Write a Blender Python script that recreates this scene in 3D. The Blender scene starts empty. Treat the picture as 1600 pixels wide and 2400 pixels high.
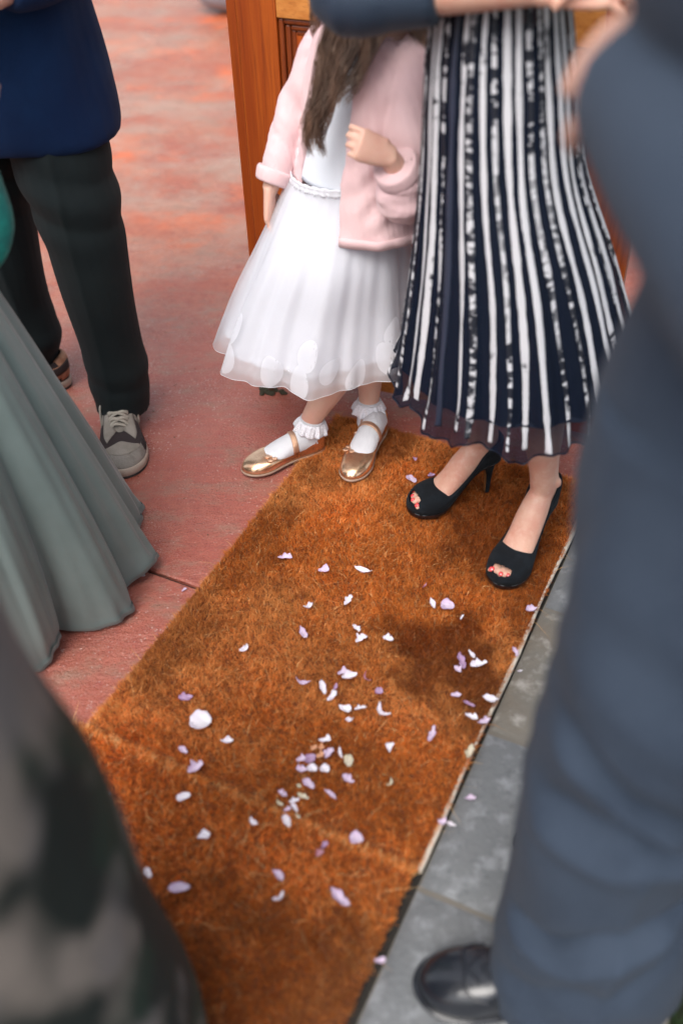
import bpy, math, random
import numpy as np
from mathutils import Matrix, Vector

S = bpy.context.scene
C = S.collection
rng = np.random.default_rng(7)
random.seed(7)

# ------------------------------------------------------------------ camera, sky, sun, exposure
CAM_H, PITCH, ROLL = 1.55, math.radians(42), math.radians(-1.75)
fw = Vector((0, math.cos(PITCH), -math.sin(PITCH)))
up0 = Vector((0, math.sin(PITCH), math.cos(PITCH)))
rt0 = Vector((1, 0, 0))
rt = rt0 * math.cos(ROLL) + up0 * math.sin(ROLL)
up = up0 * math.cos(ROLL) - rt0 * math.sin(ROLL)
cd = bpy.data.cameras.new('camera')
cam = bpy.data.objects.new('camera', cd)
C.objects.link(cam)
mw = Matrix((rt, up, -fw)).transposed().to_4x4()
mw.translation = Vector((0, 0, CAM_H))
cam.matrix_world = mw
cd.sensor_fit = 'VERTICAL'
cd.sensor_height = 36
cd.sensor_width = 24
cd.lens = 35
cd.clip_start = 0.02
cd.clip_end = 500
cd.dof.use_dof = True
cd.dof.focus_distance = 2.28
cd.dof.aperture_fstop = 1.4
S.camera = cam

SUN_EL, SUN_AZ = math.radians(56), math.radians(-152)     # azimuth clockwise from +y
w = bpy.data.worlds.new('World')
S.world = w
w.use_nodes = True
nt = w.node_tree
bgn = nt.nodes['Background']
sky = nt.nodes.new('ShaderNodeTexSky')
sky.sky_type = 'NISHITA'
sky.sun_disc = False
sky.sun_elevation = SUN_EL
sky.sun_rotation = SUN_AZ
sky.dust_density = 4.0
hs = nt.nodes.new('ShaderNodeHueSaturation')
hs.inputs['Saturation'].default_value = 0.38          # thin cloud cover
nt.links.new(sky.outputs[0], hs.inputs['Color'])
nt.links.new(hs.outputs[0], bgn.inputs['Color'])
bgn.inputs['Strength'].default_value = 0.14
sd = bpy.data.lights.new('sun', 'SUN')
sd.energy = 1.25
sd.angle = math.radians(45)
sd.color = (1, 0.96, 0.9)
sun = bpy.data.objects.new('sun', sd)
C.objects.link(sun)
sv = Vector((math.sin(SUN_AZ) * math.cos(SUN_EL), math.cos(SUN_AZ) * math.cos(SUN_EL), math.sin(SUN_EL)))
sun.rotation_euler = sv.to_track_quat('Z', 'Y').to_euler()
S.view_settings.view_transform = 'Standard'
S.view_settings.look = 'None'
S.view_settings.gamma = 1
S.view_settings.exposure = 0.98
S.view_settings.use_curve_mapping = False

# ------------------------------------------------------------------ mesh helpers
def tag(o, label=None, cat=None, group=None, kind=None):
    if label: o['label'] = label
    if cat: o['category'] = cat
    if group: o['group'] = group
    if kind: o['kind'] = kind
    return o

def empty(name, loc=(0, 0, 0), label=None, cat=None, group=None):
    o = bpy.data.objects.new(name, None)
    o.empty_display_size = 0.05
    C.objects.link(o)
    o.location = loc
    return tag(o, label, cat, group)

def link(name, me, mat=None, parent=None):
    o = bpy.data.objects.new(name, me)
    C.objects.link(o)
    if mat is not None and not me.materials:
        me.materials.append(mat)
    if parent is not None:
        o.parent = parent
        p = parent.location               # meshes keep their origin at the world's, only the Empties move
        if p.length > 0:                      # geometry is given in world space
            o.matrix_parent_inverse = Matrix.Translation(-p)
    return o

def mk(name, V, F, mat, parent=None, smooth=True, thick=0):
    me = bpy.data.meshes.new(name)
    me.from_pydata(np.asarray(V, float).tolist(), [], [list(map(int, f)) for f in F])
    if smooth:
        me.polygons.foreach_set('use_smooth', [True] * len(me.polygons))
    me.update()
    o = link(name, me, mat, parent)
    if thick:
        m = o.modifiers.new('solid', 'SOLIDIFY')
        m.thickness = thick
        m.offset = 0
    return o

def cr(P, n, closed=False):
    P = np.asarray(P, float)
    k = len(P)
    if closed:
        t = np.linspace(0, k, n, endpoint=False)
        i = np.floor(t).astype(int)
        f = (t - i)[:, None]
        g = lambda j: P[(i + j) % k]
    else:
        t = np.linspace(0, k - 1, n)
        i = np.minimum(np.floor(t).astype(int), k - 2)
        f = (t - i)[:, None]
        Q = np.vstack([2 * P[0] - P[1], P, 2 * P[-1] - P[-2]])
        g = lambda j: Q[i + 1 + j]
    p0, p1, p2, p3 = g(-1), g(0), g(1), g(2)
    return 0.5 * (2 * p1 + (p2 - p0) * f + (2 * p0 - 5 * p1 + 4 * p2 - p3) * f ** 2 + (3 * p1 - p0 - 3 * p2 + p3) * f ** 3)

def gridf(nr, nc, wrap=True, off=0):
    F = []
    m = nc if wrap else nc - 1
    for i in range(nr - 1):
        for j in range(m):
            a = i * nc + j
            b = i * nc + (j + 1) % nc
            F.append((a + off, b + off, b + nc + off, a + nc + off))
    return F

def loft(R, cap=True):
    R = np.asarray(R, float)
    nr, nc = R.shape[:2]
    V = R.reshape(-1, 3)
    F = gridf(nr, nc)
    if cap:
        V = np.vstack([V, R[0].mean(0), R[-1].mean(0)])
        a, b = nr * nc, nr * nc + 1
        for j in range(nc):
            F.append((a, (j + 1) % nc, j))
            F.append((b, (nr - 1) * nc + j, (nr - 1) * nc + (j + 1) % nc))
    return V, F

def tube(ctrl, n=24, ns=16, side=(1, 0, 0), cap=True):
    """ctrl rows: x y z a [b]; a = half width along side, b across"""
    c = np.array([tuple(r) + (r[3],) * (5 - len(r)) for r in ctrl], float)
    P = cr(c, n) if len(c) > 2 else np.linspace(c[0], c[1], n)
    T = np.gradient(P[:, :3], axis=0)
    T /= np.linalg.norm(T, axis=1)[:, None] + 1e-12
    s0 = np.asarray(side, float)
    th = np.linspace(0, 2 * math.pi, ns, endpoint=False)
    R = []
    for i in range(n):
        s = s0 - T[i] * (s0 @ T[i])
        s /= np.linalg.norm(s) + 1e-9
        b = np.cross(T[i], s)
        a_, b_ = max(P[i, 3], 1e-4), max(P[i, 4], 1e-4)
        R.append(P[i, :3] + np.cos(th)[:, None] * a_ * s + np.sin(th)[:, None] * b_ * b)
    return loft(R, cap)

def ell(c, r, n=14, m=20, rot=None):
    u = np.linspace(0.02, math.pi - 0.02, n)
    th = np.linspace(0, 2 * math.pi, m, endpoint=False)
    R = np.stack([np.sin(u)[:, None] * np.cos(th), np.sin(u)[:, None] * np.sin(th), -np.cos(u)[:, None] * np.ones(m)], -1) * np.asarray(r)
    if rot is not None:
        R = R @ np.asarray(rot).T
    return loft(R + np.asarray(c))

def box(a, b):
    x0, y0, z0 = a
    x1, y1, z1 = b
    V = [(x0, y0, z0), (x1, y0, z0), (x1, y1, z0), (x0, y1, z0), (x0, y0, z1), (x1, y0, z1), (x1, y1, z1), (x0, y1, z1)]
    return V, [(3, 2, 1, 0), (4, 5, 6, 7), (0, 1, 5, 4), (1, 2, 6, 5), (2, 3, 7, 6), (3, 0, 4, 7)]

def join(parts):
    V, F, o = [], [], 0
    for v, f in parts:
        v = np.asarray(v, float)
        V.append(v)
        F += [tuple(i + o for i in q) for q in f]
        o += len(v)
    return np.vstack(V), F

def fuse(name, parts, mat, parent, voxel=0.006, smooth=4, disp=None):
    """one continuous surface grown round overlapping closed volumes"""
    V, F = join(parts)
    me = bpy.data.meshes.new('tmp')
    me.from_pydata(V.tolist(), [], [list(f) for f in F])
    o = bpy.data.objects.new('tmp', me)
    C.objects.link(o)
    m = o.modifiers.new('r', 'REMESH')
    m.mode = 'VOXEL'
    m.voxel_size = voxel
    if smooth:
        m = o.modifiers.new('s', 'SMOOTH')
        m.iterations = smooth
        m.factor = 0.5
    dg = bpy.context.evaluated_depsgraph_get()
    dg.update()
    me2 = bpy.data.meshes.new_from_object(o.evaluated_get(dg))
    bpy.data.objects.remove(o)
    bpy.data.meshes.remove(me)
    me2.name = name
    me2.materials.clear()
    if disp is not None:
        k = len(me2.vertices)
        co = np.empty(k * 3)
        me2.vertices.foreach_get('co', co)
        no = np.empty(k * 3)
        me2.vertex_normals.foreach_get('vector', no)
        co, no = co.reshape(-1, 3), no.reshape(-1, 3)
        co = co + no * disp(co, no)[:, None]
        me2.vertices.foreach_set('co', co.ravel())
    me2.polygons.foreach_set('use_smooth', [True] * len(me2.polygons))
    me2.update()
    return link(name, me2, mat, parent)

def hsh(i, j, seed):
    v = np.sin(i * 127.1 + j * 311.7 + seed * 74.7) * 43758.5453
    return v - np.floor(v)

def vn(x, y, seed=0):
    xi, yi = np.floor(x), np.floor(y)
    fx, fy = x - xi, y - yi
    fx, fy = fx * fx * (3 - 2 * fx), fy * fy * (3 - 2 * fy)
    return (hsh(xi, yi, seed) * (1 - fx) + hsh(xi + 1, yi, seed) * fx) * (1 - fy) + (hsh(xi, yi + 1, seed) * (1 - fx) + hsh(xi + 1, yi + 1, seed) * fx) * fy

def sm(x, a, b):
    t = np.clip((x - a) / (b - a), 0, 1)
    return t * t * (3 - 2 * t)

def unit(v):
    v = np.asarray(v, float)
    return v / np.linalg.norm(v)

# ------------------------------------------------------------------ materials
def M(name, col, rough=0.6, metal=0.0, bump=None, var=None, sheen=0, coat=0, sub=0, spec=0.5, alpha=None, trans=0, space='Object'):
    """bump: (scale, strength, detail) ; var: list of (scale, colour, lo, hi, stretch xyz)"""
    m = bpy.data.materials.new(name)
    m.use_nodes = True
    n, l = m.node_tree.nodes, m.node_tree.links
    p = n['Principled BSDF']
    p.inputs['Base Color'].default_value = (*col, 1)
    p.inputs['Roughness'].default_value = rough
    p.inputs['Metallic'].default_value = metal
    p.inputs['Specular IOR Level'].default_value = spec
    if sheen:
        p.inputs['Sheen Weight'].default_value = sheen
        p.inputs['Sheen Roughness'].default_value = 0.4
    if coat:
        p.inputs['Coat Weight'].default_value = coat
        p.inputs['Coat Roughness'].default_value = 0.08
    if sub:
        p.inputs['Subsurface Weight'].default_value = sub
        p.inputs['Subsurface Radius'].default_value = (0.8, 0.3, 0.2)
        p.inputs['Subsurface Scale'].default_value = 0.012
    tc = n.new('ShaderNodeTexCoord')
    last = None
    for sc, c2, lo, hi, st in (var or []):
        mp = n.new('ShaderNodeMapping')
        mp.inputs['Scale'].default_value = st
        l.new(tc.outputs[space], mp.inputs[0])
        t = n.new('ShaderNodeTexNoise')
        t.inputs['Scale'].default_value = sc
        t.inputs['Detail'].default_value = 5
        t.inputs['Roughness'].default_value = 0.6
        l.new(mp.outputs[0], t.inputs['Vector'])
        r = n.new('ShaderNodeMapRange')
        r.inputs[1].default_value = lo
        r.inputs[2].default_value = hi
        l.new(t.outputs[0], r.inputs[0])
        x = n.new('ShaderNodeMix')
        x.data_type = 'RGBA'
        l.new(r.outputs[0], x.inputs[0])
        if last is None:
            x.inputs[6].default_value = (*col, 1)
        else:
            l.new(last, x.inputs[6])
        x.inputs[7].default_value = (*c2, 1)
        last = x.outputs[2]
    if last is not None:
        l.new(last, p.inputs['Base Color'])
    if bump:
        t = n.new('ShaderNodeTexNoise')
        t.inputs['Scale'].default_value = bump[0]
        t.inputs['Detail'].default_value = bump[2]
        l.new(tc.outputs[space], t.inputs['Vector'])
        b = n.new('ShaderNodeBump')
        b.inputs['Strength'].default_value = bump[1]
        b.inputs['Distance'].default_value = 0.004
        l.new(t.outputs[0], b.inputs['Height'])
        l.new(b.outputs[0], p.inputs['Normal'])
    if alpha is not None or trans:
        out = n['Material Output']
        cur = p.outputs[0]
        if trans:
            tl = n.new('ShaderNodeBsdfTranslucent')
            tl.inputs[0].default_value = (*col, 1)
            mx = n.new('ShaderNodeMixShader')
            mx.inputs[0].default_value = trans
            l.new(cur, mx.inputs[1])
            l.new(tl.outputs[0], mx.inputs[2])
            cur = mx.outputs[0]
        if alpha is not None:
            tp = n.new('ShaderNodeBsdfTransparent')
            mx = n.new('ShaderNodeMixShader')
            mx.inputs[0].default_value = alpha
            l.new(tp.outputs[0], mx.inputs[1])
            l.new(cur, mx.inputs[2])
            cur = mx.outputs[0]
        l.new(cur, out.inputs[0])
    return m

ID = (1, 1, 1)
m_skin = M('skin', (0.62, 0.36, 0.27), 0.48, bump=(260, 0.12, 3), sub=0.25, var=[(22, (0.58, 0.27, 0.20), 0.42, 0.72, ID), (60, (0.66, 0.42, 0.33), 0.5, 0.8, ID)])
m_skin2 = M('girl_skin', (0.66, 0.41, 0.32), 0.5, bump=(260, 0.08, 3), sub=0.25, var=[(14, (0.64, 0.34, 0.27), 0.45, 0.75, ID)])
m_navy = M('navy_knit', (0.003, 0.017, 0.065), 0.85, bump=(700, 0.5, 2), sheen=0.03, spec=0.2, var=[(5, (0.005, 0.028, 0.090), 0.4, 0.7, ID)])
m_trou = M('dark_wool', (0.0070, 0.0130, 0.0150), 0.8, bump=(900, 0.4, 2), sheen=0.015, spec=0.25, var=[(6, (0.010, 0.016, 0.017), 0.4, 0.7, ID)])
m_suit = M('suit_wool', (0.029, 0.042, 0.065), 0.85, bump=(800, 0.35, 2), sheen=0.03, spec=0.25, var=[(4, (0.019, 0.029, 0.048), 0.4, 0.65, ID), (160, (0.035, 0.049, 0.074), 0.45, 0.7, (3, 3, 0.4))])
m_gown = M('sage_chiffon', (0.150, 0.200, 0.195), 0.6, bump=(500, 0.15, 2), sheen=0.2, var=[(6, (0.125, 0.170, 0.165), 0.4, 0.65, ID)])
m_teal = M('teal_cloth', (0.004, 0.21, 0.18), 0.65, bump=(500, 0.3, 2), var=[(25, (0.003, 0.13, 0.12), 0.4, 0.6, ID)])
m_white = M('white_cotton', (0.83, 0.84, 0.89), 0.8, bump=(600, 0.2, 2), trans=0.25)
m_bod = M('pale_blue_bodice', (0.78, 0.82, 0.89), 0.7, bump=(700, 0.2, 2), trans=0.15)
m_tulle = M('white_tulle', (0.85, 0.86, 0.91), 0.7, alpha=0.42, trans=0.4)
m_appl = M('white_applique', (0.84, 0.85, 0.90), 0.75, trans=0.3, alpha=0.6)
m_pink = M('pink_knit', (0.80, 0.56, 0.57), 0.85, bump=(520, 0.45, 2), sheen=0.25, trans=0.08, var=[(7, (0.76, 0.52, 0.55), 0.4, 0.7, ID)])
m_hair = M('brown_hair', (0.25, 0.145, 0.098), 0.40, var=[(40, (0.10, 0.058, 0.040), 0.4, 0.6, (1, 1, 0.12)), (90, (0.40, 0.28, 0.21), 0.55, 0.75, (1, 1, 0.08))])
m_dhair = M('dark_hair', (0.04, 0.025, 0.018), 0.5)
m_sock = M('sock_knit', (0.80, 0.81, 0.86), 0.85, bump=(900, 0.6, 2), trans=0.1)
m_gold = M('gold_leather', (0.90, 0.63, 0.41), 0.27, 0.92, bump=(90, 0.06, 4), var=[(30, (0.70, 0.39, 0.24), 0.4, 0.7, ID)])
m_gold2 = M('gold_trim', (0.78, 0.50, 0.34), 0.33, 0.9, bump=(700, 0.5, 2))
m_goldsole = M('shoe_sole', (0.36, 0.25, 0.19), 0.6)
m_lining = M('shoe_lining', (0.55, 0.42, 0.30), 0.7)
m_suede = M('black_suede', (0.006, 0.008, 0.011), 0.9, bump=(900, 0.5, 3), sheen=0.03, spec=0.2, var=[(40, (0.010, 0.014, 0.019), 0.45, 0.7, ID)])
m_patent = M('black_patent', (0.008, 0.008, 0.009), 0.12, coat=1)
m_heel = M('heel_leather', (0.22, 0.09, 0.03), 0.4)
m_nail = M('red_nail_polish', (0.72, 0.07, 0.075), 0.15, coat=0.8)
m_trainer = M('trainer_fabric', (0.30, 0.27, 0.235), 0.85, bump=(500, 0.7, 2), var=[(18, (0.19, 0.17, 0.14), 0.45, 0.75, ID)])
m_trgrey = M('trainer_suede', (0.25, 0.23, 0.205), 0.9, bump=(300, 0.5, 3), var=[(30, (0.13, 0.11, 0.09), 0.45, 0.75, ID)])
m_trdark = M('trainer_dark_mesh', (0.030, 0.020, 0.021), 0.85, bump=(600, 0.6, 2))
m_trtan = M('trainer_tan_suede', (0.46, 0.25, 0.16), 0.9, bump=(300, 0.4, 3), var=[(40, (0.25, 0.10, 0.055), 0.45, 0.7, ID)])
m_midsole = M('trainer_midsole', (0.42, 0.35, 0.29), 0.7, bump=(120, 0.3, 3), var=[(40, (0.34, 0.26, 0.20), 0.5, 0.8, ID)])
m_rubber = M('dark_rubber', (0.02, 0.02, 0.02), 0.7)
m_lace = M('lace', (0.44, 0.40, 0.34), 0.85, bump=(900, 0.6, 2))
m_black = M('black_leather', (0.010, 0.012, 0.017), 0.25, bump=(160, 0.15, 4), coat=0.3)
m_ribw = M('white_satin_ribbon', (0.72, 0.70, 0.70), 0.38, bump=(120, 0.15, 3), sheen=0.1, var=[(30, (0.60, 0.59, 0.62), 0.45, 0.75, (1, 1, 0.15))])
m_ribd = M('dark_satin_ribbon', (0.020, 0.026, 0.048), 0.4)
m_under = M('navy_lining', (0.003, 0.006, 0.016), 0.75, spec=0.2, bump=(500, 0.2, 2))
m_organza = M('navy_organza', (0.004, 0.008, 0.020), 0.5, alpha=0.76, spec=0.2)
m_blouse = M('navy_blouse', (0.010, 0.022, 0.045), 0.7, bump=(500, 0.3, 2), sheen=0.1, var=[(9, (0.018, 0.036, 0.062), 0.4, 0.7, ID)])

def mat_snake(sc, a0, a1, b0, b1):
    m = M('snake_print_ribbon', (0.7, 0.68, 0.68), 0.4)
    n, l = m.node_tree.nodes, m.node_tree.links
    p = n['Principled BSDF']
    tc = n.new('ShaderNodeTexCoord')
    def lay(scale, st, lo, hi):
        mp = n.new('ShaderNodeMapping')
        mp.inputs['Scale'].default_value = st
        l.new(tc.outputs['Object'], mp.inputs[0])
        t = n.new('ShaderNodeTexNoise')
        t.inputs['Scale'].default_value = scale
        t.inputs['Detail'].default_value = 3
        l.new(mp.outputs[0], t.inputs['Vector'])
        r = n.new('ShaderNodeMapRange')
        r.inputs[1].default_value = lo
        r.inputs[2].default_value = hi
        l.new(t.outputs[0], r.inputs[0])
        return r.outputs[0]
    a = lay(sc, (0.6, 0.6, 1.0), a0, a1)
    b = lay(14, (1, 1, 0.45), b0, b1)
    mu = n.new('ShaderNodeMath')
    mu.operation = 'MULTIPLY'
    l.new(a, mu.inputs[0])
    l.new(b, mu.inputs[1])
    x = n.new('ShaderNodeMix')
    x.data_type = 'RGBA'
    l.new(mu.outputs[0], x.inputs[0])
    x.inputs[6].default_value = (0.53, 0.53, 0.56, 1)
    x.inputs[7].default_value = (0.012, 0.014, 0.022, 1)
    l.new(x.outputs[2], p.inputs['Base Color'])
    return m
m_snake = mat_snake(75, 0.46, 0.50, 0.36, 0.46)
m_ribw = mat_snake(60, 0.50, 0.54, 0.60, 0.64)
m_ribw.name = 'white_ribbon_dark_flecks'
m_grey = mat_snake(90, 0.40, 0.52, 0.30, 0.40)

def mat_floor():
    m = bpy.data.materials.new('painted_wet_concrete')
    m.use_nodes = True
    n, l = m.node_tree.nodes, m.node_tree.links
    p = n['Principled BSDF']
    g = n.new('ShaderNodeNewGeometry')
    def noise(scale, detail=5, st=(1, 1, 1), rough=0.6):
        mp = n.new('ShaderNodeMapping')
        mp.inputs['Scale'].default_value = st
        mp.inputs['Rotation'].default_value = (0, 0, 0.12)
        l.new(g.outputs['Position'], mp.inputs[0])
        t = n.new('ShaderNodeTexNoise')
        t.inputs['Scale'].default_value = scale
        t.inputs['Detail'].default_value = detail
        t.inputs['Roughness'].default_value = rough
        l.new(mp.outputs[0], t.inputs['Vector'])
        return t.outputs[0]
    def rng_(v, lo, hi, a=0, b=1):
        r = n.new('ShaderNodeMapRange')
        r.inputs[1].default_value = lo
        r.inputs[2].default_value = hi
        r.inputs[3].default_value = a
        r.inputs[4].default_value = b
        l.new(v, r.inputs[0])
        return r.outputs[0]
    def mix(f, a, b):
        x = n.new('ShaderNodeMix')
        x.data_type = 'RGBA'
        l.new(f, x.inputs[0])
        for s, i in ((a, 6), (b, 7)):
            if isinstance(s, tuple): x.inputs[i].default_value = (*s, 1)
            else: l.new(s, x.inputs[i])
        return x.outputs[2]
    def mul(a, b):
        x = n.new('ShaderNodeMath')
        x.operation = 'MULTIPLY'
        for s, i in ((a, 0), (b, 1)):
            if isinstance(s, (int, float)): x.inputs[i].default_value = s
            else: l.new(s, x.inputs[i])
        return x.outputs[0]
    def mx(a, b):
        x = n.new('ShaderNodeMath')
        x.operation = 'MAXIMUM'
        l.new(a, x.inputs[0])
        l.new(b, x.inputs[1])
        return x.outputs[0]
    # depth along the porch: far part weathered, near part pinker
    sep = n.new('ShaderNodeSeparateXYZ')
    l.new(g.outputs['Position'], sep.inputs[0])
    far = rng_(sep.outputs['Y'], 2.2, 3.6)
    base = mix(rng_(noise(2.2), 0.38, 0.68), (0.34, 0.090, 0.053), (0.42, 0.150, 0.084))
    base = mix(rng_(noise(45, 3), 0.45, 0.75), base, (0.27, 0.060, 0.038))
    base = mix(rng_(far, 0.6, 0.0, 0, 0.55), base, (0.36, 0.092, 0.078))  # reflected light mixed into the near floor's colour
    orange = mul(rng_(noise(1.6, 7, (0.8, 1.1, 1), 0.75), 0.50, 0.62), far)
    base = mix(mul(orange, 0.85), base, (0.62, 0.13, 0.035))
    worn = mul(rng_(noise(2.3, 8, (0.75, 1.15, 1), 0.8), 0.44, 0.60), rng_(far, 0, 1, 0.14, 0.72))
    base = mix(worn, base, (0.36, 0.255, 0.20))
    worn2 = mul(rng_(noise(9, 8, (0.7, 1.4, 1), 0.8), 0.50, 0.66), 0.8)
    base = mix(worn2, base, (0.28, 0.17, 0.125))
    # exposed pale aggregate specks, made bolder to paint in wet glints
    vo = n.new('ShaderNodeTexVoronoi')
    vo.inputs['Scale'].default_value = 115
    l.new(g.outputs['Position'], vo.inputs['Vector'])
    speck = mul(rng_(vo.outputs['Distance'], 0.26, 0.14), rng_(noise(70, 2), 0.44, 0.54))
    base = mix(mul(mul(speck, rng_(noise(3.1, 3), 0.35, 0.65)), 0.85), base, (0.66, 0.54, 0.50))
    l.new(base, p.inputs['Base Color'])
    wet = rng_(noise(2.6, 4), 0.35, 0.65)
    fine = rng_(noise(240, 3), 0.3, 0.7, -0.08, 0.12)
    ad = n.new('ShaderNodeMath')
    l.new(rng_(wet, 0, 1, 0.44, 0.13), ad.inputs[0])
    l.new(fine, ad.inputs[1])
    l.new(ad.outputs[0], p.inputs['Roughness'])
    p.inputs['Specular IOR Level'].default_value = 0.5
    b1 = n.new('ShaderNodeBump')
    b1.inputs['Strength'].default_value = 1.0
    b1.inputs['Distance'].default_value = 0.004
    l.new(noise(160, 5), b1.inputs['Height'])
    b2 = n.new('ShaderNodeBump')
    b2.inputs['Strength'].default_value = 0.8
    b2.inputs['Distance'].default_value = 0.006
    l.new(noise(30, 5, (0.5, 1.6, 1)), b2.inputs['Height'])
    l.new(b2.outputs[0], b1.inputs['Normal'])
    l.new(b1.outputs[0], p.inputs['Normal'])
    return m
m_floor = mat_floor()
m_joint = M('joint_dirt', (0.02, 0.017, 0.014), 0.9)
m_mortar = M('mortar', (0.16, 0.145, 0.125), 0.9, bump=(150, 0.6, 4), space='Generated')
m_stone = M('grey_flagstone', (0.135, 0.142, 0.148), 0.62, bump=(70, 0.8, 6),
            var=[(6, (0.15, 0.155, 0.16), 0.42, 0.62, ID), (22, (0.26, 0.27, 0.285), 0.50, 0.70, ID), (40, (0.09, 0.095, 0.10), 0.58, 0.75, ID)])
m_stone2 = M('buff_flagstone', (0.150, 0.140, 0.120), 0.66, bump=(70, 0.8, 6),
             var=[(7, (0.15, 0.13, 0.105), 0.42, 0.62, ID), (18, (0.36, 0.34, 0.31), 0.52, 0.7, ID)])
m_grass = M('grass', (0.025, 0.055, 0.015), 0.7)
m_soil = M('soil', (0.02, 0.018, 0.012), 0.95)
m_ground = M('far_ground', (0.10, 0.10, 0.08), 0.9, var=[(2, (0.06, 0.075, 0.04), 0.4, 0.6, ID)])

def mat_wood(name, ax, c1, c2, c3):
    st = [9, 9, 9]
    st[ax] = 0.22
    return M(name, c1, 0.42, bump=(60, 0.1, 4), coat=0.15,
             var=[(6, c2, 0.38, 0.60, tuple(st)), (18, c3, 0.50, 0.80, tuple(st)), (3.0, tuple(0.72 * v for v in c1), 0.5, 0.75, (1.5, 1.5, 1)),
                  (55, (0.40, 0.24, 0.12), 0.735, 0.78, (1, 1, 0.5))])
WC = ((0.38, 0.078, 0.008), (0.27, 0.045, 0.005), (0.15, 0.022, 0.004))
m_woodv = mat_wood('oak_upright', 2, *WC)
m_woodp = mat_wood('oak_panel', 2, (0.44, 0.085, 0.008), (0.35, 0.060, 0.007), (0.22, 0.035, 0.006))
m_woodh = mat_wood('oak_rail', 0, (0.58, 0.235, 0.058), (0.48, 0.17, 0.036), (0.34, 0.105, 0.022))
m_woodm = mat_wood('oak_moulding', 2, (0.22, 0.045, 0.008), (0.16, 0.030, 0.006), (0.11, 0.02, 0.005))
m_iron = M('rusty_iron', (0.13, 0.055, 0.03), 0.6, 0.5, bump=(120, 0.5, 4))
m_moss = M('mossy_dirt', (0.035, 0.032, 0.018), 0.9, bump=(150, 0.8, 4))

def attr_mat(name, rough, attr='tone', trans=0.0, spec=0.4):
    m = bpy.data.materials.new(name)
    m.use_nodes = True
    n, l = m.node_tree.nodes, m.node_tree.links
    p = n['Principled BSDF']
    a = n.new('ShaderNodeAttribute')
    a.attribute_name = attr
    l.new(a.outputs['Color'], p.inputs['Base Color'])
    p.inputs['Roughness'].default_value = rough
    p.inputs['Specular IOR Level'].default_value = spec
    if trans:
        tl = n.new('ShaderNodeBsdfTranslucent')
        l.new(a.outputs['Color'], tl.inputs[0])
        x = n.new('ShaderNodeMixShader')
        x.inputs[0].default_value = trans
        l.new(p.outputs[0], x.inputs[1])
        l.new(tl.outputs[0], x.inputs[2])
        l.new(x.outputs[0], n['Material Output'].inputs[0])
    return m
m_coir = attr_mat('coir_fibre', 0.55, trans=0.12, spec=0.35)
m_petal = attr_mat('petal_skin', 0.55, trans=0.25)
m_back = M('mat_backing', (0.56, 0.50, 0.42), 0.8, bump=(200, 0.4, 3))
m_matbase = M('coir_base', (0.14, 0.040, 0.010), 0.9)

# ------------------------------------------------------------------ setting
YAW = math.radians(-27)
DX = np.array([math.cos(YAW), math.sin(YAW), 0])        # along the seam, to the right
DY = np.array([-DX[1], DX[0], 0])                       # along the mats, away from the camera
def AX(o, a, b, z=0):                                    # point a along the seam, b up the mats from o
    return np.asarray((o[0], o[1], 0)) + DX * a + DY * b + np.array([0, 0, z])

gv, gf = [(-90, -90, -0.16), (90, -90, -0.16), (90, 90, -0.16), (-90, 90, -0.16)], [(0, 1, 2, 3)]
tag(mk('ground', gv, gf, m_ground, smooth=False), kind='structure')

J0 = (-0.388, 1.531)                                     # a point on the joint
E0 = (0.1155, 0.8185)                                    # the far mat's near right corner
e_off = float((np.array([E0[0] - J0[0], E0[1] - J0[1], 0])) @ DX) - 0.035
floor = mk('floor', *box((0, 0, 0), (1, 1, 1)), m_joint, smooth=False)
fb = [AX(J0, a, b, z) for z in (-0.15, -0.012) for a, b in ((-5, -4), (e_off + 0.034, -4), (e_off + 0.034, 7), (-5, 7))]
for i, v in enumerate(fb): floor.data.vertices[i].co = v
tag(floor, 'red painted concrete porch floor, wet and worn', kind='structure')
def slab(a0, a1, b0, b1, bv=0.004):
    V, F = [], []
    for z, ins in ((-0.012, 0), (-bv, 0), (0, bv)):
        V += [AX(J0, a, b, z) for a, b in ((a0 + ins, b0 + ins), (a1 - ins, b0 + ins), (a1 - ins, b1 - ins), (a0 + ins, b1 - ins))]
    F = [(8, 9, 10, 11)]
    for k in (0, 4):
        for j in range(4): F.append((k + j, k + (j + 1) % 4, k + 4 + (j + 1) % 4, k + 4 + j))
    mk('slab', V, F, m_floor, floor, smooth=False)
slab(-5, e_off, 0.004, 7)
slab(-5, e_off, -4, -0.004)

# flagstone strip beside the mats, grass beyond
pav = mk('paving', *box((0, 0, 0), (1, 1, 1)), m_mortar, smooth=False)
for i, v in enumerate([AX(E0, a, b, z) for z in (-0.15, -0.006) for a, b in ((0.0, -1.9), (0.415, -1.9), (0.415, 3.0), (0.0, 3.0))]):
    pav.data.vertices[i].co = v
tag(pav, 'grey flagstone edging strip beside the mats', kind='structure')
def stone(a0, a1, b0, b1, mat, seed):
    r = np.random.default_rng(seed)
    na, nb = 11, 13
    V = []
    for i in range(nb):
        for j in range(na):
            u, v = j / (na - 1), i / (nb - 1)
            edge = min(u, 1 - u, v, 1 - v)
            z = -0.004 if edge == 0 else (0.001 if edge < 0.1 else 0.0025)
            z += 0.0022 * (vn(np.array(u * 4.0 + seed), np.array(v * 5.0), seed) - 0.5) + (0 if edge == 0 else 0.001)
            wob = 0.004 * (vn(np.array(u * 5.0), np.array(v * 5.0 + seed), 3) - 0.5)
            V.append(AX(E0, a0 + (a1 - a0) * u + wob, b0 + (b1 - b0) * v + wob, z))
    mk('stone', V, gridf(nb, na, False), mat, pav)
def along(x, y): return float(np.array([x - E0[0], y - E0[1], 0]) @ DY)
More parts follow.
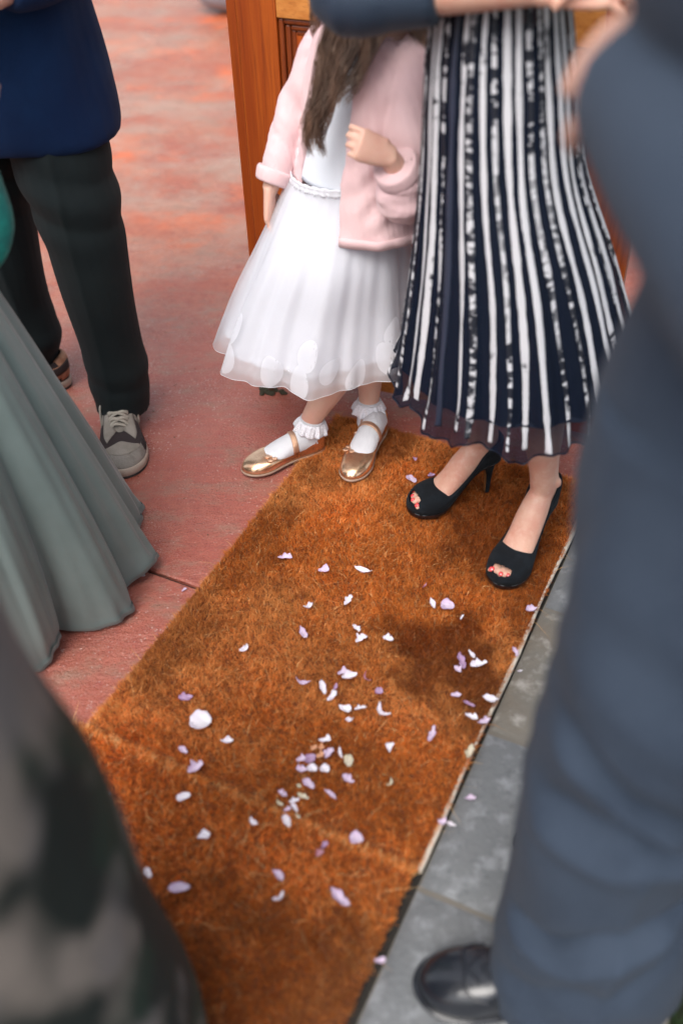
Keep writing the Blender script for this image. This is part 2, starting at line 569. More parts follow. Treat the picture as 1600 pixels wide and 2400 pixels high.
jb = [along(0.283, 1.088), along(0.103, 0.80)]
cuts = [-1.8, -1.42, -1.04, -0.70, -0.36, jb[1], jb[0], 0.66, 1.05, 1.45, 1.86, 2.3, 2.7]
cuts = sorted(cuts)
for k in range(len(cuts) - 1):
    stone(0.003, 0.235, cuts[k] + 0.004, cuts[k + 1] - 0.004, m_stone2 if cuts[k] in (jb[0],) else m_stone, k)
    stone(0.243, 0.41, cuts[k] + 0.05, cuts[k + 1] + 0.042, m_stone, k + 40)

lv = [AX(E0, a, b, -0.05) for a, b in ((0.42, -3), (6, -3), (6, 6), (0.42, 6))]
tag(mk('lawn', lv, [(0, 1, 2, 3)], m_soil, smooth=False), kind='structure')
NG = 16000
ga, gb = 0.42 + rng.random(NG) ** 1.6 * 0.9, -0.9 + rng.random(NG) * 2.6
gp = np.stack([AX(E0, a, b, -0.05) for a, b in zip(ga, gb)])
th = rng.random(NG) * 6.283
hh = 0.03 + 0.05 * rng.random(NG)
sd_ = np.stack([np.cos(th), np.sin(th), 0 * th], 1) * 0.0016
ln = np.stack([np.cos(th * 7), np.sin(th * 7), 0 * th], 1) * (hh * 0.5)[:, None]
GV = np.stack([gp - sd_, gp + sd_, gp + ln + np.array([0, 0, 1]) * hh[:, None]], 1).reshape(-1, 3)
tag(mk('grass', GV, np.arange(NG * 3).reshape(-1, 3), m_grass), 'dark green grass past the flagstone edge', 'grass', kind='stuff')

# ------------------------------------------------------------------ coir mats
def coir_mat(origin, wid, length, label, seed, n):
    """origin: near-left corner"""
    r = np.random.default_rng(seed)
    root = empty('coir_mat', AX(origin, wid / 2, length / 2), label, 'doormat', 'coir mats laid end to end')
    V, F = [], []
    ring = [(0, 0), (wid, 0), (wid, length), (0, length)]
    V += [AX(origin, a, b, 0.0005) for a, b in ring] + [AX(origin, a, b, 0.009) for a, b in ring]
    F = [(4, 5, 6, 7)] + [(j, (j + 1) % 4, 4 + (j + 1) % 4, 4 + j) for j in range(4)]
    mk('base', V, F, m_matbase, root, smooth=False)
    nb = int(length / 0.025)
    V = []
    for i in range(nb + 1):
        b = length * i / nb
        o_ = 0.0035 + 0.0022 * math.sin(i * 0.37 + seed) + 0.001 * r.random()
        V += [AX(origin, wid - 0.002, b, 0.001), AX(origin, wid + o_, b, 0.001), AX(origin, wid + o_, b, 0.0105), AX(origin, wid - 0.002, b, 0.0115)]
    if seed == 1:
        mk('backing', V, gridf(nb + 1, 4), m_back, root, smooth=False)
    # pile
    a, b = r.random(n) * wid, r.random(n) * length
    b = b + 0.006 * (vn(a * 45, a * 3 + seed, 12) - 0.5) * (sm(b, 0.03, 0.0) + sm(length - b, 0.03, 0.0)) * 1.6
    a = a + 0.005 * (vn(b * 45, b * 3 + seed, 13) - 0.5) * (sm(a, 0.03, 0.0) + sm(wid - a, 0.03, 0.0)) * 1.4
    P = origin[0] + DX[0] * a + DY[0] * b, origin[1] + DX[1] * a + DY[1] * b
    x, y = P
    edge = np.minimum(np.minimum(a, wid - a), np.minimum(b, length - b))
    h = (0.0150 + 0.003 * r.random(n)) * (0.93 + 0.14 * vn(x * 120, y * 120, 5))
    h *= 1 - 0.16 * sm(edge, 0.012, 0.0)
    if seed == 2: h *= 1 + 0.35 * sm(length - b, 0.022, 0.0)      # the near mat's far edge sits a little proud
    else: h *= 1 - 0.35 * sm(b, 0.010, 0.0)
    lean = np.stack([vn(x * 34, y * 34, 1) - 0.5, vn(x * 34, y * 34, 2) - 0.5], 1) * 0.35 + np.stack([vn(x * 170, y * 170, 3) - 0.5, vn(x * 170, y * 170, 4) - 0.5], 1) * 0.75
    lean += r.normal(0, 0.22, (n, 2)) + np.array([0.03, -0.16])
    lean += (np.where(a < 0.012, -1, 0) + np.where(a > wid - 0.010, 0.5, 0))[:, None] * 0.35 * DX[:2]
    lean += (np.where(b > length - 0.012, 1, 0) - np.where(b < 0.012, 1, 0))[:, None] * 0.35 * DY[:2]
    loose = r.random(n) < 0.005
    lean[loose] += r.normal(0, 1.6, (loose.sum(), 2))
    h[loose] *= 1.15
    base = np.stack([x, y, np.full(n, 0.004)], 1)
    L = np.stack([lean[:, 0] * h, lean[:, 1] * h, np.zeros(n)], 1)
    Z = np.array([0, 0, 1.0])
    bend = np.stack([-lean[:, 1], lean[:, 0], 0 * h], 1) * (r.normal(0, 0.25, n) * h)[:, None]
    mid = base + L * 0.38 + Z * (h * 0.6)[:, None] + bend * 0.35
    tip = base + L * 1.05 + bend + Z * (h / np.sqrt(1 + 0.35 * (lean ** 2).sum(1)))[:, None]
    ang = r.random(n) * math.pi
    wd = np.stack([np.cos(ang), np.sin(ang), 0 * ang], 1) * (0.00038 + 0.00024 * r.random(n))[:, None]
    V = np.stack([base - wd, base + wd, mid - wd * 0.9, mid + wd * 0.9, tip], 1).reshape(-1, 3)
    k = np.arange(n)[:, None] * 5
    tri = np.concatenate([k + np.array([[0, 1, 3]]), k + np.array([[0, 3, 2]]), k + np.array([[2, 3, 4]])], 1).reshape(-1, 3)
    me = bpy.data.meshes.new('pile')
    me.vertices.add(len(V))
    me.vertices.foreach_set('co', V.ravel())
    me.loops.add(tri.size)
    me.loops.foreach_set('vertex_index', tri.ravel().astype(np.int32))
    me.polygons.add(len(tri))
    me.polygons.foreach_set('loop_start', np.arange(0, tri.size, 3, dtype=np.int32))
    me.update(calc_edges=True)
    # fibre colour: raw coir tones, rain-soaked and trodden places darker, shadows by the shoes painted in
    t = r.random(n)
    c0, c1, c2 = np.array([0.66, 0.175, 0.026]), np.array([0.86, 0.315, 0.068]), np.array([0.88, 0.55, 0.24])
    col = c0 + (c1 - c0) * t[:, None]
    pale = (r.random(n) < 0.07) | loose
    if seed == 2: pale |= r.random(n) < 0.26 * sm(length - b, 0.020, 0.004)      # more pale fibres along the join, painting the ridge as catching light
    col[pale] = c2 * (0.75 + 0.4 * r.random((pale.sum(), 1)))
    damp_shade = np.zeros(n)
    for cx, cy, ra, rb, st in DAMP_SHADE:
        da = (x - cx) * DX[0] + (y - cy) * DX[1]
        db = (x - cx) * DY[0] + (y - cy) * DY[1]
        d = np.sqrt((da / ra) ** 2 + (db / rb) ** 2) + 0.75 * (vn(x * 16, y * 16, 9) - 0.5) + 0.4 * (vn(x * 45, y * 45, 8) - 0.5)
        damp_shade = np.maximum(damp_shade, st * sm(d, 1.15, 0.55))
    mott = (0.82 + 0.28 * vn(x * 7, y * 7, 6)) * (0.84 + 0.34 * vn(x * 130, y * 130, 7))
    dry = sm(vn(x * 5 + 3, y * 5, 14) * 0.7 + vn(x * 13, y * 13, 15) * 0.3, 0.42, 0.72)          # trodden, paler fibre
    col = col + (np.array([0.84, 0.43, 0.15]) - col) * (0.42 * dry)[:, None]
    col = col * mott[:, None] * (1 - damp_shade[:, None] * np.array([0.66, 0.80, 0.86]))
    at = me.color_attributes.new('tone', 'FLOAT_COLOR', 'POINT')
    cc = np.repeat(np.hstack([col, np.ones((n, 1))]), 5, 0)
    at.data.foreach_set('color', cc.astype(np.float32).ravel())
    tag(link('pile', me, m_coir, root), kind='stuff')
    return root
# rain-soaked and dirty places on the pile, with shadow painted in round the shoes: x, y, half sizes across and along, strength
DAMP_SHADE = [(0.195, 1.27, 0.135, 0.14, 0.85), (0.28, 1.13, 0.09, 0.12, 0.6), (0.37, 1.66, 0.17, 0.20, 0.75), (0.13, 1.95, 0.06, 0.11, 0.75),
        (-0.34, 1.35, 0.09, 0.20, 0.45), (-0.20, 1.62, 0.08, 0.20, 0.4), (0.40, 1.45, 0.06, 0.20, 0.5), (-0.10, 0.60, 0.30, 0.16, 0.6), (0.04, 0.98, 0.16, 0.10, 0.3), (-0.05, 1.84, 0.08, 0.06, 0.4)]
BL = (-0.490, 1.128)
coir_mat((BL[0], BL[1]), 0.672, 1.075, 'far brown coir mat under the girl and the woman in heels', 1, 270000)
near0 = AX(BL, -0.028, -1.080)
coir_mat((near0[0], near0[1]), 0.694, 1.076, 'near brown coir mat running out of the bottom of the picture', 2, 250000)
MZ = 0.0205

# ------------------------------------------------------------------ wooden door
D0 = np.array([-0.215, 2.305])
dv = unit([0.405, -0.170])
dn = np.array([-dv[1], dv[0]])                           # away from the camera
door = empty('wooden_door', (D0[0] + dv[0] * 0.4, D0[1] + dv[1] * 0.4, 0), 'varnished orange wooden panelled door standing open behind the girl', 'door')
def dbox(name, s0, s1, z0, z1, t0, t1, mat, bev=0.003):
    V = []
    for z in (z0, z1):
        for s, t in ((s0, t0), (s1, t0), (s1, t1), (s0, t1)):
            V.append((D0[0] + dv[0] * s + dn[0] * t, D0[1] + dv[1] * s + dn[1] * t, z))
    o = mk(name, V, [(3, 2, 1, 0), (4, 5, 6, 7), (0, 1, 5, 4), (1, 2, 6, 5), (2, 3, 7, 6), (3, 0, 4, 7)], mat, door, smooth=False)
    b = o.modifiers.new('b', 'BEVEL')
    b.width = bev
    b.segments = 2
    return o
ST = 0.118
dbox('stile', 0.0, 0.0225, 0.022, 2.06, 0.003, 0.043, m_woodv, 0.002)      # rebated meeting edge
dbox('stile', 0.0235, ST, 0.022, 2.06, 0.0, 0.044, m_woodv)
dbox('stile', 0.80, 0.92, 0.022, 2.06, 0.0, 0.044, m_woodv)
dbox('rail', ST + 0.0005, 0.7995, 0.0225, 0.25, 0.0005, 0.044, m_woodh)
RZ = 0.922
dbox('rail', ST + 0.0005, 0.7995, RZ, RZ + 0.19, 0.0005, 0.044, m_woodh)
dbox('rail', ST + 0.0005, 0.7995, 1.92, 2.059, 0.0005, 0.044, m_woodh)
for z0, z1 in ((0.25, RZ), (RZ + 0.19, 1.92)):
    dbox('panel', ST + 0.03, 0.77, z0 + 0.03, z1 - 0.03, 0.020, 0.032, m_woodp)
    for ins, tt in ((0.0, 0.006), (0.013, 0.012), (0.024, 0.017)):        # stepped moulding
        a0, a1, b0, b1 = ST + 0.001 + ins, 0.799 - ins, z0 + 0.001 + ins, z1 - 0.001 - ins
        wv = 0.012
        dbox('moulding', a0, a0 + wv, b0, b1, tt, 0.038, m_woodm, 0.004)
        dbox('moulding', a1 - wv, a1, b0, b1, tt, 0.038, m_woodm, 0.004)
        dbox('moulding', a0 + wv, a1 - wv, b0, b0 + wv, tt + 0.001, 0.038, m_woodm, 0.004)
        dbox('moulding', a0 + wv, a1 - wv, b1 - wv, b1, tt + 0.001, 0.038, m_woodm, 0.004)
bp = np.array([-0.1779, 2.2196])
mk('floor_bolt', *tube([(bp[0], bp[1], 0.002, 0.008), (bp[0], bp[1], 0.012, 0.009), (bp[0], bp[1], 0.1, 0.009), (bp[0], bp[1], 0.22, 0.009)], 10, 12), m_iron, door)
Vd = [ell((bp[0] + random.uniform(-0.03, 0.035), bp[1] + random.uniform(-0.02, 0.02), 0.002), (random.uniform(0.004, 0.012), random.uniform(0.004, 0.010), random.uniform(0.003, 0.007)), 6, 8) for _ in range(16)]
tag(mk('dirt', *join(Vd), m_moss), 'mossy dirt round the foot of the door bolt', 'dirt', kind='stuff')

gr = []
for _ in range(120):
    gr.append(ell((random.uniform(-0.9, 0.0), random.uniform(1.5, 2.6), 0.0005), (random.uniform(0.0008, 0.0022),) * 2 + (0.0012,), 5, 6))
tag(mk('grit', *join(gr), M('grit_dirt', (0.10, 0.07, 0.045), 0.8, bump=(150, 0.8, 4))), 'crumbs of grit and dirt on the red floor', 'grit', kind='stuff')

# ------------------------------------------------------------------ shoe building
def basis(heel, toe):
    h, t = np.asarray(heel, float), np.asarray(toe, float)
    f = unit((t - h)[:2])
    return h, np.array([f[0], f[1], 0]), np.array([-f[1], f[0], 0]), np.linalg.norm((t - h)[:2])

class Shoe:
    """Upper between a sole outline and a top line, both closed splines in shoe space (x heel to toe, y to the wearer's left, z up)."""
    def __init__(s, heel, toe, z, outline, topline, hi=0.0, inner=1, NS=72, NT=16, prof=0.62):
        s.h, s.f, s.l, s.L = basis(heel, toe)
        s.z, s.hi, s.NS, s.NT = z, hi, NS, NT
        s.O = cr(np.array([(x * s.L, y * inner, zz) for x, y, zz in outline]), NS, True)
        s.T = cr(np.array([(x * s.L, y * inner, zz) for x, y, zz in topline]), NS, True)
        s.prof = prof
    def lift(s, x):
        u = x / s.L
        return s.hi * (1 - sm(u, 0.16, 0.74)) if s.hi else 0 * u
    def w(s, P):
        P = np.asarray(P, float)
        z = P[..., 2] + s.lift(P[..., 0]) + s.z
        return s.h * np.array([1, 1, 0]) + P[..., 0:1] * s.f + P[..., 1:2] * s.l + z[..., None] * np.array([0, 0, 1.0])
    def surf(s, i, t, off=0.0, bulge=0.10):
        """i: float index round the outline, t 0..1 from sole to top line"""
        i = np.asarray(i, float) % s.NS
        a = np.floor(i).astype(int)
        f = (i - a)[..., None]
        O = s.O[a] * (1 - f) + s.O[(a + 1) % s.NS] * f
        T = s.T[a] * (1 - f) + s.T[(a + 1) % s.NS] * f
        t = np.asarray(t, float)[..., None]
        pl = O + (T - O) * t ** 1.25
        z = O[..., 2:3] + (T[..., 2:3] - O[..., 2:3]) * np.sin(t * math.pi / 2) ** s.prof
        ctr = np.array([s.L * 0.5, 0, 0])
        d = O[..., :2] - np.clip(O[..., 0:1], s.L * 0.2, s.L * 0.72) * np.array([1, 0]) 
        d = d / (np.linalg.norm(d, axis=-1, keepdims=True) + 1e-9)
        b = np.sin(np.clip(t, 0, 1) * math.pi) * bulge * 0.05 + off * np.cos(t * math.pi / 2 * 0.9)
        xy = pl[..., :2] + d * b
        return np.concatenate([xy, z + off * np.sin(t * math.pi / 2)], -1)
    def upper(s, name, mat, parent, hole=None, thick=0.0022, bulge=0.10):
        I, T = np.meshgrid(np.arange(s.NS), np.linspace(0, 1, s.NT))
        V = s.w(s.surf(I, T, 0, bulge)).reshape(-1, 3)
        F = gridf(s.NT, s.NS)
        if hole:
            F = [q for q in F if not hole(q[0] % s.NS, (q[0] // s.NS) / (s.NT - 1))]
        o = mk(name, V, F, mat, parent, thick=thick)
        return o
    def patch(s, name, mat, parent, i0, i1, t0, t1, off=0.0022, ni=22, nt_=8, bulge=0.10, fn=None, thick=0.0016):
        I, T = np.meshgrid(np.linspace(i0, i1, ni), np.linspace(0, 1, nt_))
        tt = t0 + (t1 - t0) * T if fn is None else fn(I, T)
        V = s.w(s.surf(I, tt, off, bulge)).reshape(-1, 3)
        return mk(name, V, gridf(nt_, ni, False), mat, parent, thick=thick)
    def band(s, name, mat, parent, z0, z1, grow, inset=0.0):
        R = []
        for z, g in ((z0, grow - 0.0015), (z0 + 0.0015, grow), ((z0 + z1) / 2, grow + 0.0006), (z1 - 0.0015, grow), (z1, grow - 0.002)):
            P = s.O.copy()
            c = np.clip(P[:, 0:1], s.L * 0.2, s.L * 0.75) * np.array([1, 0])
            d = P[:, :2] - c
            P[:, :2] += d / (np.linalg.norm(d, axis=1, keepdims=True) + 1e-9) * g
            P[:, 2] = z
            R.append(s.w(P))
        return mk(name, *loft(R), mat, parent)

# outline control points, index 0 = heel back, counter-clockwise seen from above (wearer's left first)
def outl(W, pts, z=0.0): return [(x, y * W, z) for x, y in pts]
FOOT = [(0.0, 0.0), (0.035, 0.22), (0.15, 0.315), (0.32, 0.30), (0.48, 0.33), (0.63, 0.43), (0.75, 0.49), (0.88, 0.43), (0.965, 0.25), (1.0, 0.02),
        (0.975, -0.21), (0.905, -0.385), (0.79, -0.465), (0.66, -0.44), (0.50, -0.36), (0.33, -0.31), (0.15, -0.315), (0.035, -0.22)]

# ------------------------------------------------------------------ hands
def hand(wr, d, nrm, size=0.18, curl=0.5, side=1, spread=0.12, thumb=0.6, tuck=0.0):
    """closed volumes: palm, four fingers of unequal length, thumb leaving the side of the palm. d: wrist to knuckles, nrm: out of the back of the hand"""
    wr, d = np.asarray(wr, float), unit(d)
    nrm = unit(np.asarray(nrm, float) - d * (np.asarray(nrm, float) @ d))
    s = np.cross(nrm, d) * side                       # towards the thumb
    P = []
    pl = size * 0.50
    P.append(tube([(*(wr - d * 0.01), size * 0.150, size * 0.11), (*(wr + d * pl * 0.35), size * 0.21, size * 0.095), (*(wr + d * pl * 0.8), size * 0.235, size * 0.085), (*(wr + d * pl), size * 0.22, size * 0.070)], 10, 14, s))
    for k, (lat, ln, r) in enumerate(((0.175, 0.43, 0.043), (0.060, 0.48, 0.045), (-0.058, 0.45, 0.043), (-0.170, 0.35, 0.037))):
        p = wr + d * pl * (0.93 - 0.02 * k) + s * lat * size
        q = unit(d + s * lat * spread * 6 * 0.25)
        pts = [(*(p - q * size * 0.08), r * size * 1.1), (*p, r * size * 1.12)]
        a = curl * (0.75 + 0.08 * k)
        nk = nrm.copy()
        for seg, fr in enumerate((0.45, 0.31, 0.24)):
            q, nk = unit(q * math.cos(a) - nk * math.sin(a)), unit(nk * math.cos(a) + q * math.sin(a))
            p = p + q * ln * fr * size
            pts.append((*p, r * size * (1.0, 0.92, 0.72)[seg]))
            a = curl * (1.05, 0.75, 0.6)[seg]
        P.append(tube(pts, 14, 10, s))
    p = wr + d * pl * 0.22 + s * size * 0.14
    q = unit(d * (0.62 + 0.5 * tuck) + s * (0.75 - 0.7 * tuck) - nrm * (0.25 + 0.6 * tuck))
    pts = [(*(p - q * 0.05 * size), size * 0.075)]
    for fr, r in ((0.17, 0.066), (0.15, 0.056), (0.12, 0.042)):
        p = p + q * fr * size
        pts.append((*p, r * size))
        q = unit(q + d * 0.35 * thumb - nrm * 0.45 * thumb - s * 0.35 * thumb)
    P.append(tube(pts, 12, 10, nrm))
    return P

def head(c, f, size=1.0):
    """face looking along f: skull, jaw, nose, lips, brows, ears, neck stump"""
    c = np.asarray(c, float)
    f = unit([f[0], f[1], f[2] if len(f) > 2 else 0])
    l = unit(np.cross((0, 0, 1), f))
    u = np.cross(f, l)
    Rm = np.stack([f, l, u], 1)
    g = lambda x, y, z: c + (f * x + l * y + u * z) * size
    e = lambda p, r: ell(g(*p), np.asarray(r) * size, 12, 16, Rm)
    P = [e((-0.012, 0, 0.03), (0.095, 0.075, 0.090)), e((0.022, 0, -0.035), (0.070, 0.060, 0.078)), e((0.062, 0, -0.088), (0.026, 0.028, 0.022)),
         e((0.094, 0, -0.022), (0.016, 0.012, 0.016)), e((0.082, 0, 0.004), (0.012, 0.009, 0.026)), e((0.083, 0, -0.060), (0.010, 0.022, 0.006)), e((0.081, 0, -0.070), (0.010, 0.018, 0.006)),
         e((0.0, 0.076, -0.01), (0.018, 0.008, 0.030)), e((0.0, -0.076, -0.01), (0.018, 0.008, 0.030)),
         e((0.074, 0.03, 0.022), (0.014, 0.022, 0.007)), e((0.074, -0.03, 0.022), (0.014, 0.022, 0.007))]
    return P

def hair_cap(name, c, f, mat, parent, size=1.0, low=-0.3):
    c = np.asarray(c, float)
    f = unit([f[0], f[1], 0])
    l = unit(np.cross((0, 0, 1), f))
    th = np.linspace(0, 2 * math.pi, 60, endpoint=False)
    R = []
    for k in range(14):
        q = k / 13
        ph = q * (math.pi * 0.62)
        ring = []
        for t in th:
            face = 0.5 + 0.5 * math.cos(t)
            ph2 = ph * (1 - 0.42 * face ** 3)
            rr = 1.0 + 0.015 * math.sin(9 * t + 5 * ph) + 0.01 * math.sin(23 * t)
            x, y, z = math.sin(ph2) * math.cos(t), math.sin(ph2) * math.sin(t), math.cos(ph2)
            ring.append(c + (f * (x * 0.108 - 0.012) + l * y * 0.090 + np.array([0, 0, 1]) * (z * 0.102 + 0.03)) * rr * size)
        R.append(ring)
    V = np.asarray(R).reshape(-1, 3)
    return mk(name, V, gridf(14, 60), mat, parent, thick=0.008 * size)

def strands(guides, mat, name, parent, per=90, seg=16, seed=3):
    r = np.random.default_rng(seed)
    Vs, Fs, o = [], [], 0
    for pts, r0, r1, k in guides:
        G = cr(pts, seg)
        tg_ = np.linspace(0, 1, seg)
        p0_ = r.random() * 6.28
        G = G + np.stack([np.sin(tg_ * 13 + p0_), 0.4 * np.cos(tg_ * 11 + p0_), 0 * tg_], 1) * 0.009 * tg_[:, None]
        for _ in range(k):
            off = r.normal(0, 1, 3)
            off /= max(1, np.linalg.norm(off) / 1.5)
            rad = np.linspace(r0, r1, seg)[:, None]
            t = np.linspace(0, 1, seg)[:, None]
            ph = r.random(3) * 6.28
            wav = np.concatenate([np.sin(t * (7 + 2 * r.random()) + ph[0]), np.sin(t * 8 + ph[1]), np.sin(t * 6 + ph[2])], 1) * 0.004
            end = int(seg * (0.72 + 0.28 * r.random()))
            P = (G + off * rad * 0.6 + wav)[:max(end, 6)]
            m = len(P)
            T = np.gradient(P, axis=0)
            T /= np.linalg.norm(T, axis=1)[:, None] + 1e-9
            s = np.cross(T, (0.3, 1, 0.2))
            s /= np.linalg.norm(s, axis=1)[:, None] + 1e-9
            b = np.cross(T, s)
            wd = np.linspace(0.0009, 0.00025, m)[:, None] * (0.7 + 0.7 * r.random())
            ring = np.stack([P + s * wd, P - s * wd * 0.5 + b * wd * 0.87, P - s * wd * 0.5 - b * wd * 0.87], 1)
            Vs.append(ring.reshape(-1, 3))
            Fs += gridf(m, 3, True, o)
            o += m * 3
    return mk(name, np.vstack(Vs), Fs, mat, parent)

# ------------------------------------------------------------------ trouser legs with folds
def fold_fn(seed, amp=0.006, zs=(0.0, 2.0), k=(6, 6, 26)):
    r = np.random.default_rng(seed)
    W = [(unit(r.normal(0, 1, 3)) * np.array(k) * r.uniform(0.6, 1.3), r.uniform(0, 6.28), r.uniform(0.4, 1)) for _ in range(7)]
    def f(co, no):
        d = 0
        for kv, ph, a in W:
            q = co @ kv + ph
            q = q + 0.9 * np.sin(co[:, 2] * 7 + ph)
            d = d + a * (np.abs(np.sin(q)) ** 1.5 - 0.45)
        return amp * d * 0.5
    return f

# ------------------------------------------------------------------ the girl
GF = unit([-0.72, -0.69, 0])
GR = np.array([GF[1], -GF[0], 0])                        # her right
girl = empty('person', (0.0, 1.93, 0), 'girl in white tulle dress, pink cardigan and gold shoes standing on the far mat', 'person')
RA, LA = np.array([-0.075, 1.945, 0.085]), np.array([0.075, 2.012, 0.085])
hipc = np.array([0.045, 1.985, 0.62])
shc = np.array([0.082, 1.965, 0.955])
hdc = np.array([0.040, 1.945, 1.130])
B = []
B.append(tube([(*RA + [-0.012, -0.004, -0.035], 0.020), (*RA, 0.0235), (-0.045, 1.945, 0.145, 0.030), (0.000, 1.950, 0.225, 0.038), (0.035, 1.96, 0.33, 0.041), (0.03, 1.97, 0.48, 0.052), (*(hipc + [-0.01, 0.03, 0.0]), 0.062)], 30, 18))
B.append(tube([(*LA + [-0.004, -0.01, -0.035], 0.020), (*LA, 0.0235), (0.078, 2.016, 0.145, 0.029), (0.078, 2.015, 0.225, 0.037), (0.08, 2.01, 0.33, 0.041), (0.075, 2.0, 0.48, 0.052), (*(hipc + [0.03, -0.02, 0.0]), 0.062)], 30, 18))
for a, t in ((RA, (-0.205, 1.880)), (LA, (0.028, 1.825))):
    a2 = np.array([a[0], a[1], 0])
    t2 = np.array([t[0], t[1], 0])
    B.append(tube([(*(a2 + (a2 - t2) * 0.22 + [0, 0, 0.045]), 0.014, 0.016), (*(a2 + [0, 0, 0.050]), 0.018, 0.02), (*(a2 * 0.6 + t2 * 0.4 + [0, 0, 0.036]), 0.016, 0.013), (*(a2 * 0.35 + t2 * 0.65 + [0, 0, 0.027]), 0.013, 0.008)], 14, 14, np.cross((0, 0, 1), t2 - a2)))
B.append(tube([(*(hipc - [0, 0, 0.06]), 0.085, 0.075), (*hipc, 0.098, 0.08), (0.05, 1.98, 0.72, 0.082, 0.066), (0.068, 1.972, 0.84, 0.092, 0.068), (*shc, 0.105, 0.062), (*(shc + [-0.004, 0, 0.05]), 0.05, 0.045), (*(shc + [-0.01, 0, 0.09]), 0.032, 0.034), (*(hdc - [0, 0, 0.05]), 0.032, 0.034)], 30, 20, GR))
rs, ls = shc + GR * 0.112 + [0, 0, -0.012], shc - GR * 0.112 + [0, 0, -0.012]
RE, RW = np.array([-0.072, 2.04, 0.80]), np.array([-0.128, 1.99, 0.665])
LE, LW = np.array([0.152, 1.822, 0.728]), np.array([0.104, 1.768, 0.822])
B.append(tube([(*rs, 0.032), (*((rs + RE) / 2), 0.029), (*RE, 0.025), (*((RE + RW) / 2), 0.023), (*RW, 0.017)], 20, 14))
B.append(tube([(*ls, 0.032), (*((ls + LE) / 2), 0.029), (*LE, 0.025), (*((LE + LW) / 2), 0.023), (*LW, 0.018)], 22, 14))
B += hand(RW, (-0.08, -0.06, -1), (-0.8, 0.2, 0.1), 0.125, 0.35, -1)
B += hand(LW, (-0.62, -0.12, 0.32), (-0.10, -0.9, 0.45), 0.128, 1.1, -1, tuck=0.8)
B += head(hdc, (*GF[:2], -0.12), 0.95)
fuse('body', B, m_skin2, girl, 0.0031, 3)

# dress: bodice, lining skirt, tulle skirt
def axis_loft(ctrl, n, ns, fn, side=(1, 0, 0), closed=True, th0=0, th1=2 * math.pi):
    """ctrl: x y z a b ; fn(theta, q) -> radial multiplier/offset"""
    P = cr(ctrl, n)
    s = unit(side)
    b = np.cross((0, 0, 1), s)
    th = np.linspace(th0, th1, ns, endpoint=not closed)
    R = []
    for i in range(n):
        q = i / (n - 1)
        r = fn(th, q)
        rad = np.stack([np.cos(th) * P[i, 3] , np.sin(th) * P[i, 4]], 1) * r[:, None]
        R.append(P[i, :3] + rad[:, :1] * s + rad[:, 1:] * b)
    return np.asarray(R)
W0 = (0.030, 1.980, 0.700)
bod = axis_loft([(0.080, 1.965, 0.955, 0.105, 0.072), (0.066, 1.972, 0.86, 0.106, 0.084), (0.045, 1.976, 0.77, 0.104, 0.084), (*W0, 0.108, 0.088)], 24, 64,
                lambda t, q: 1 + 0.012 * np.sin(7 * t + 3 * q), GR)
mk('bodice', bod.reshape(-1, 3), gridf(24, 64), m_bod, girl, thick=0.003)
HEM = np.array([-0.045, 1.972])
def skirt_fn(amp, ph):
    def f(t, q):
        k = sm(q, 0.08, 1.0)
        return 1 + k * (amp * np.cos(8 * t + ph + 0.8 * np.sin(2 * t + 1)) + amp * 0.55 * np.cos(13 * t + 2.2 * ph + 1.5 * q)) + 0.010 * np.cos(31 * t + ph) * (0.4 + 0.6 * q)
    return f
def skirt(zh, rx, ry, n, amp, ph, e=0.0):
    c = [(*W0, 0.110 + e * 0.3, 0.092 + e * 0.3), (0.022, 1.979, 0.66, 0.126 + e, 0.108 + e), (0.0, 1.976, 0.55, 0.160 + e, 0.155 + e), (HEM[0] + 0.02, HEM[1] + 0.002, 0.43, rx * 0.86, ry * 0.86), (*HEM, zh, rx, ry)]
    return axis_loft(c, n, 220, skirt_fn(amp, ph), (1, 0, 0))
sk = skirt(0.334, 0.203, 0.176, 36, 0.040, 0.6, -0.012)
mk('skirt_lining', sk.reshape(-1, 3), gridf(36, 220), m_white, girl)
tu = skirt(0.296, 0.226, 0.197, 44, 0.075, 0.6)
tulle = mk('tulle_skirt', tu.reshape(-1, 3), gridf(44, 220), m_tulle, girl)
tu2 = skirt(0.306, 0.215, 0.186, 40, 0.050, 0.75, -0.006)
mk('tulle_skirt', tu2.reshape(-1, 3), gridf(40, 220), m_tulle, girl)
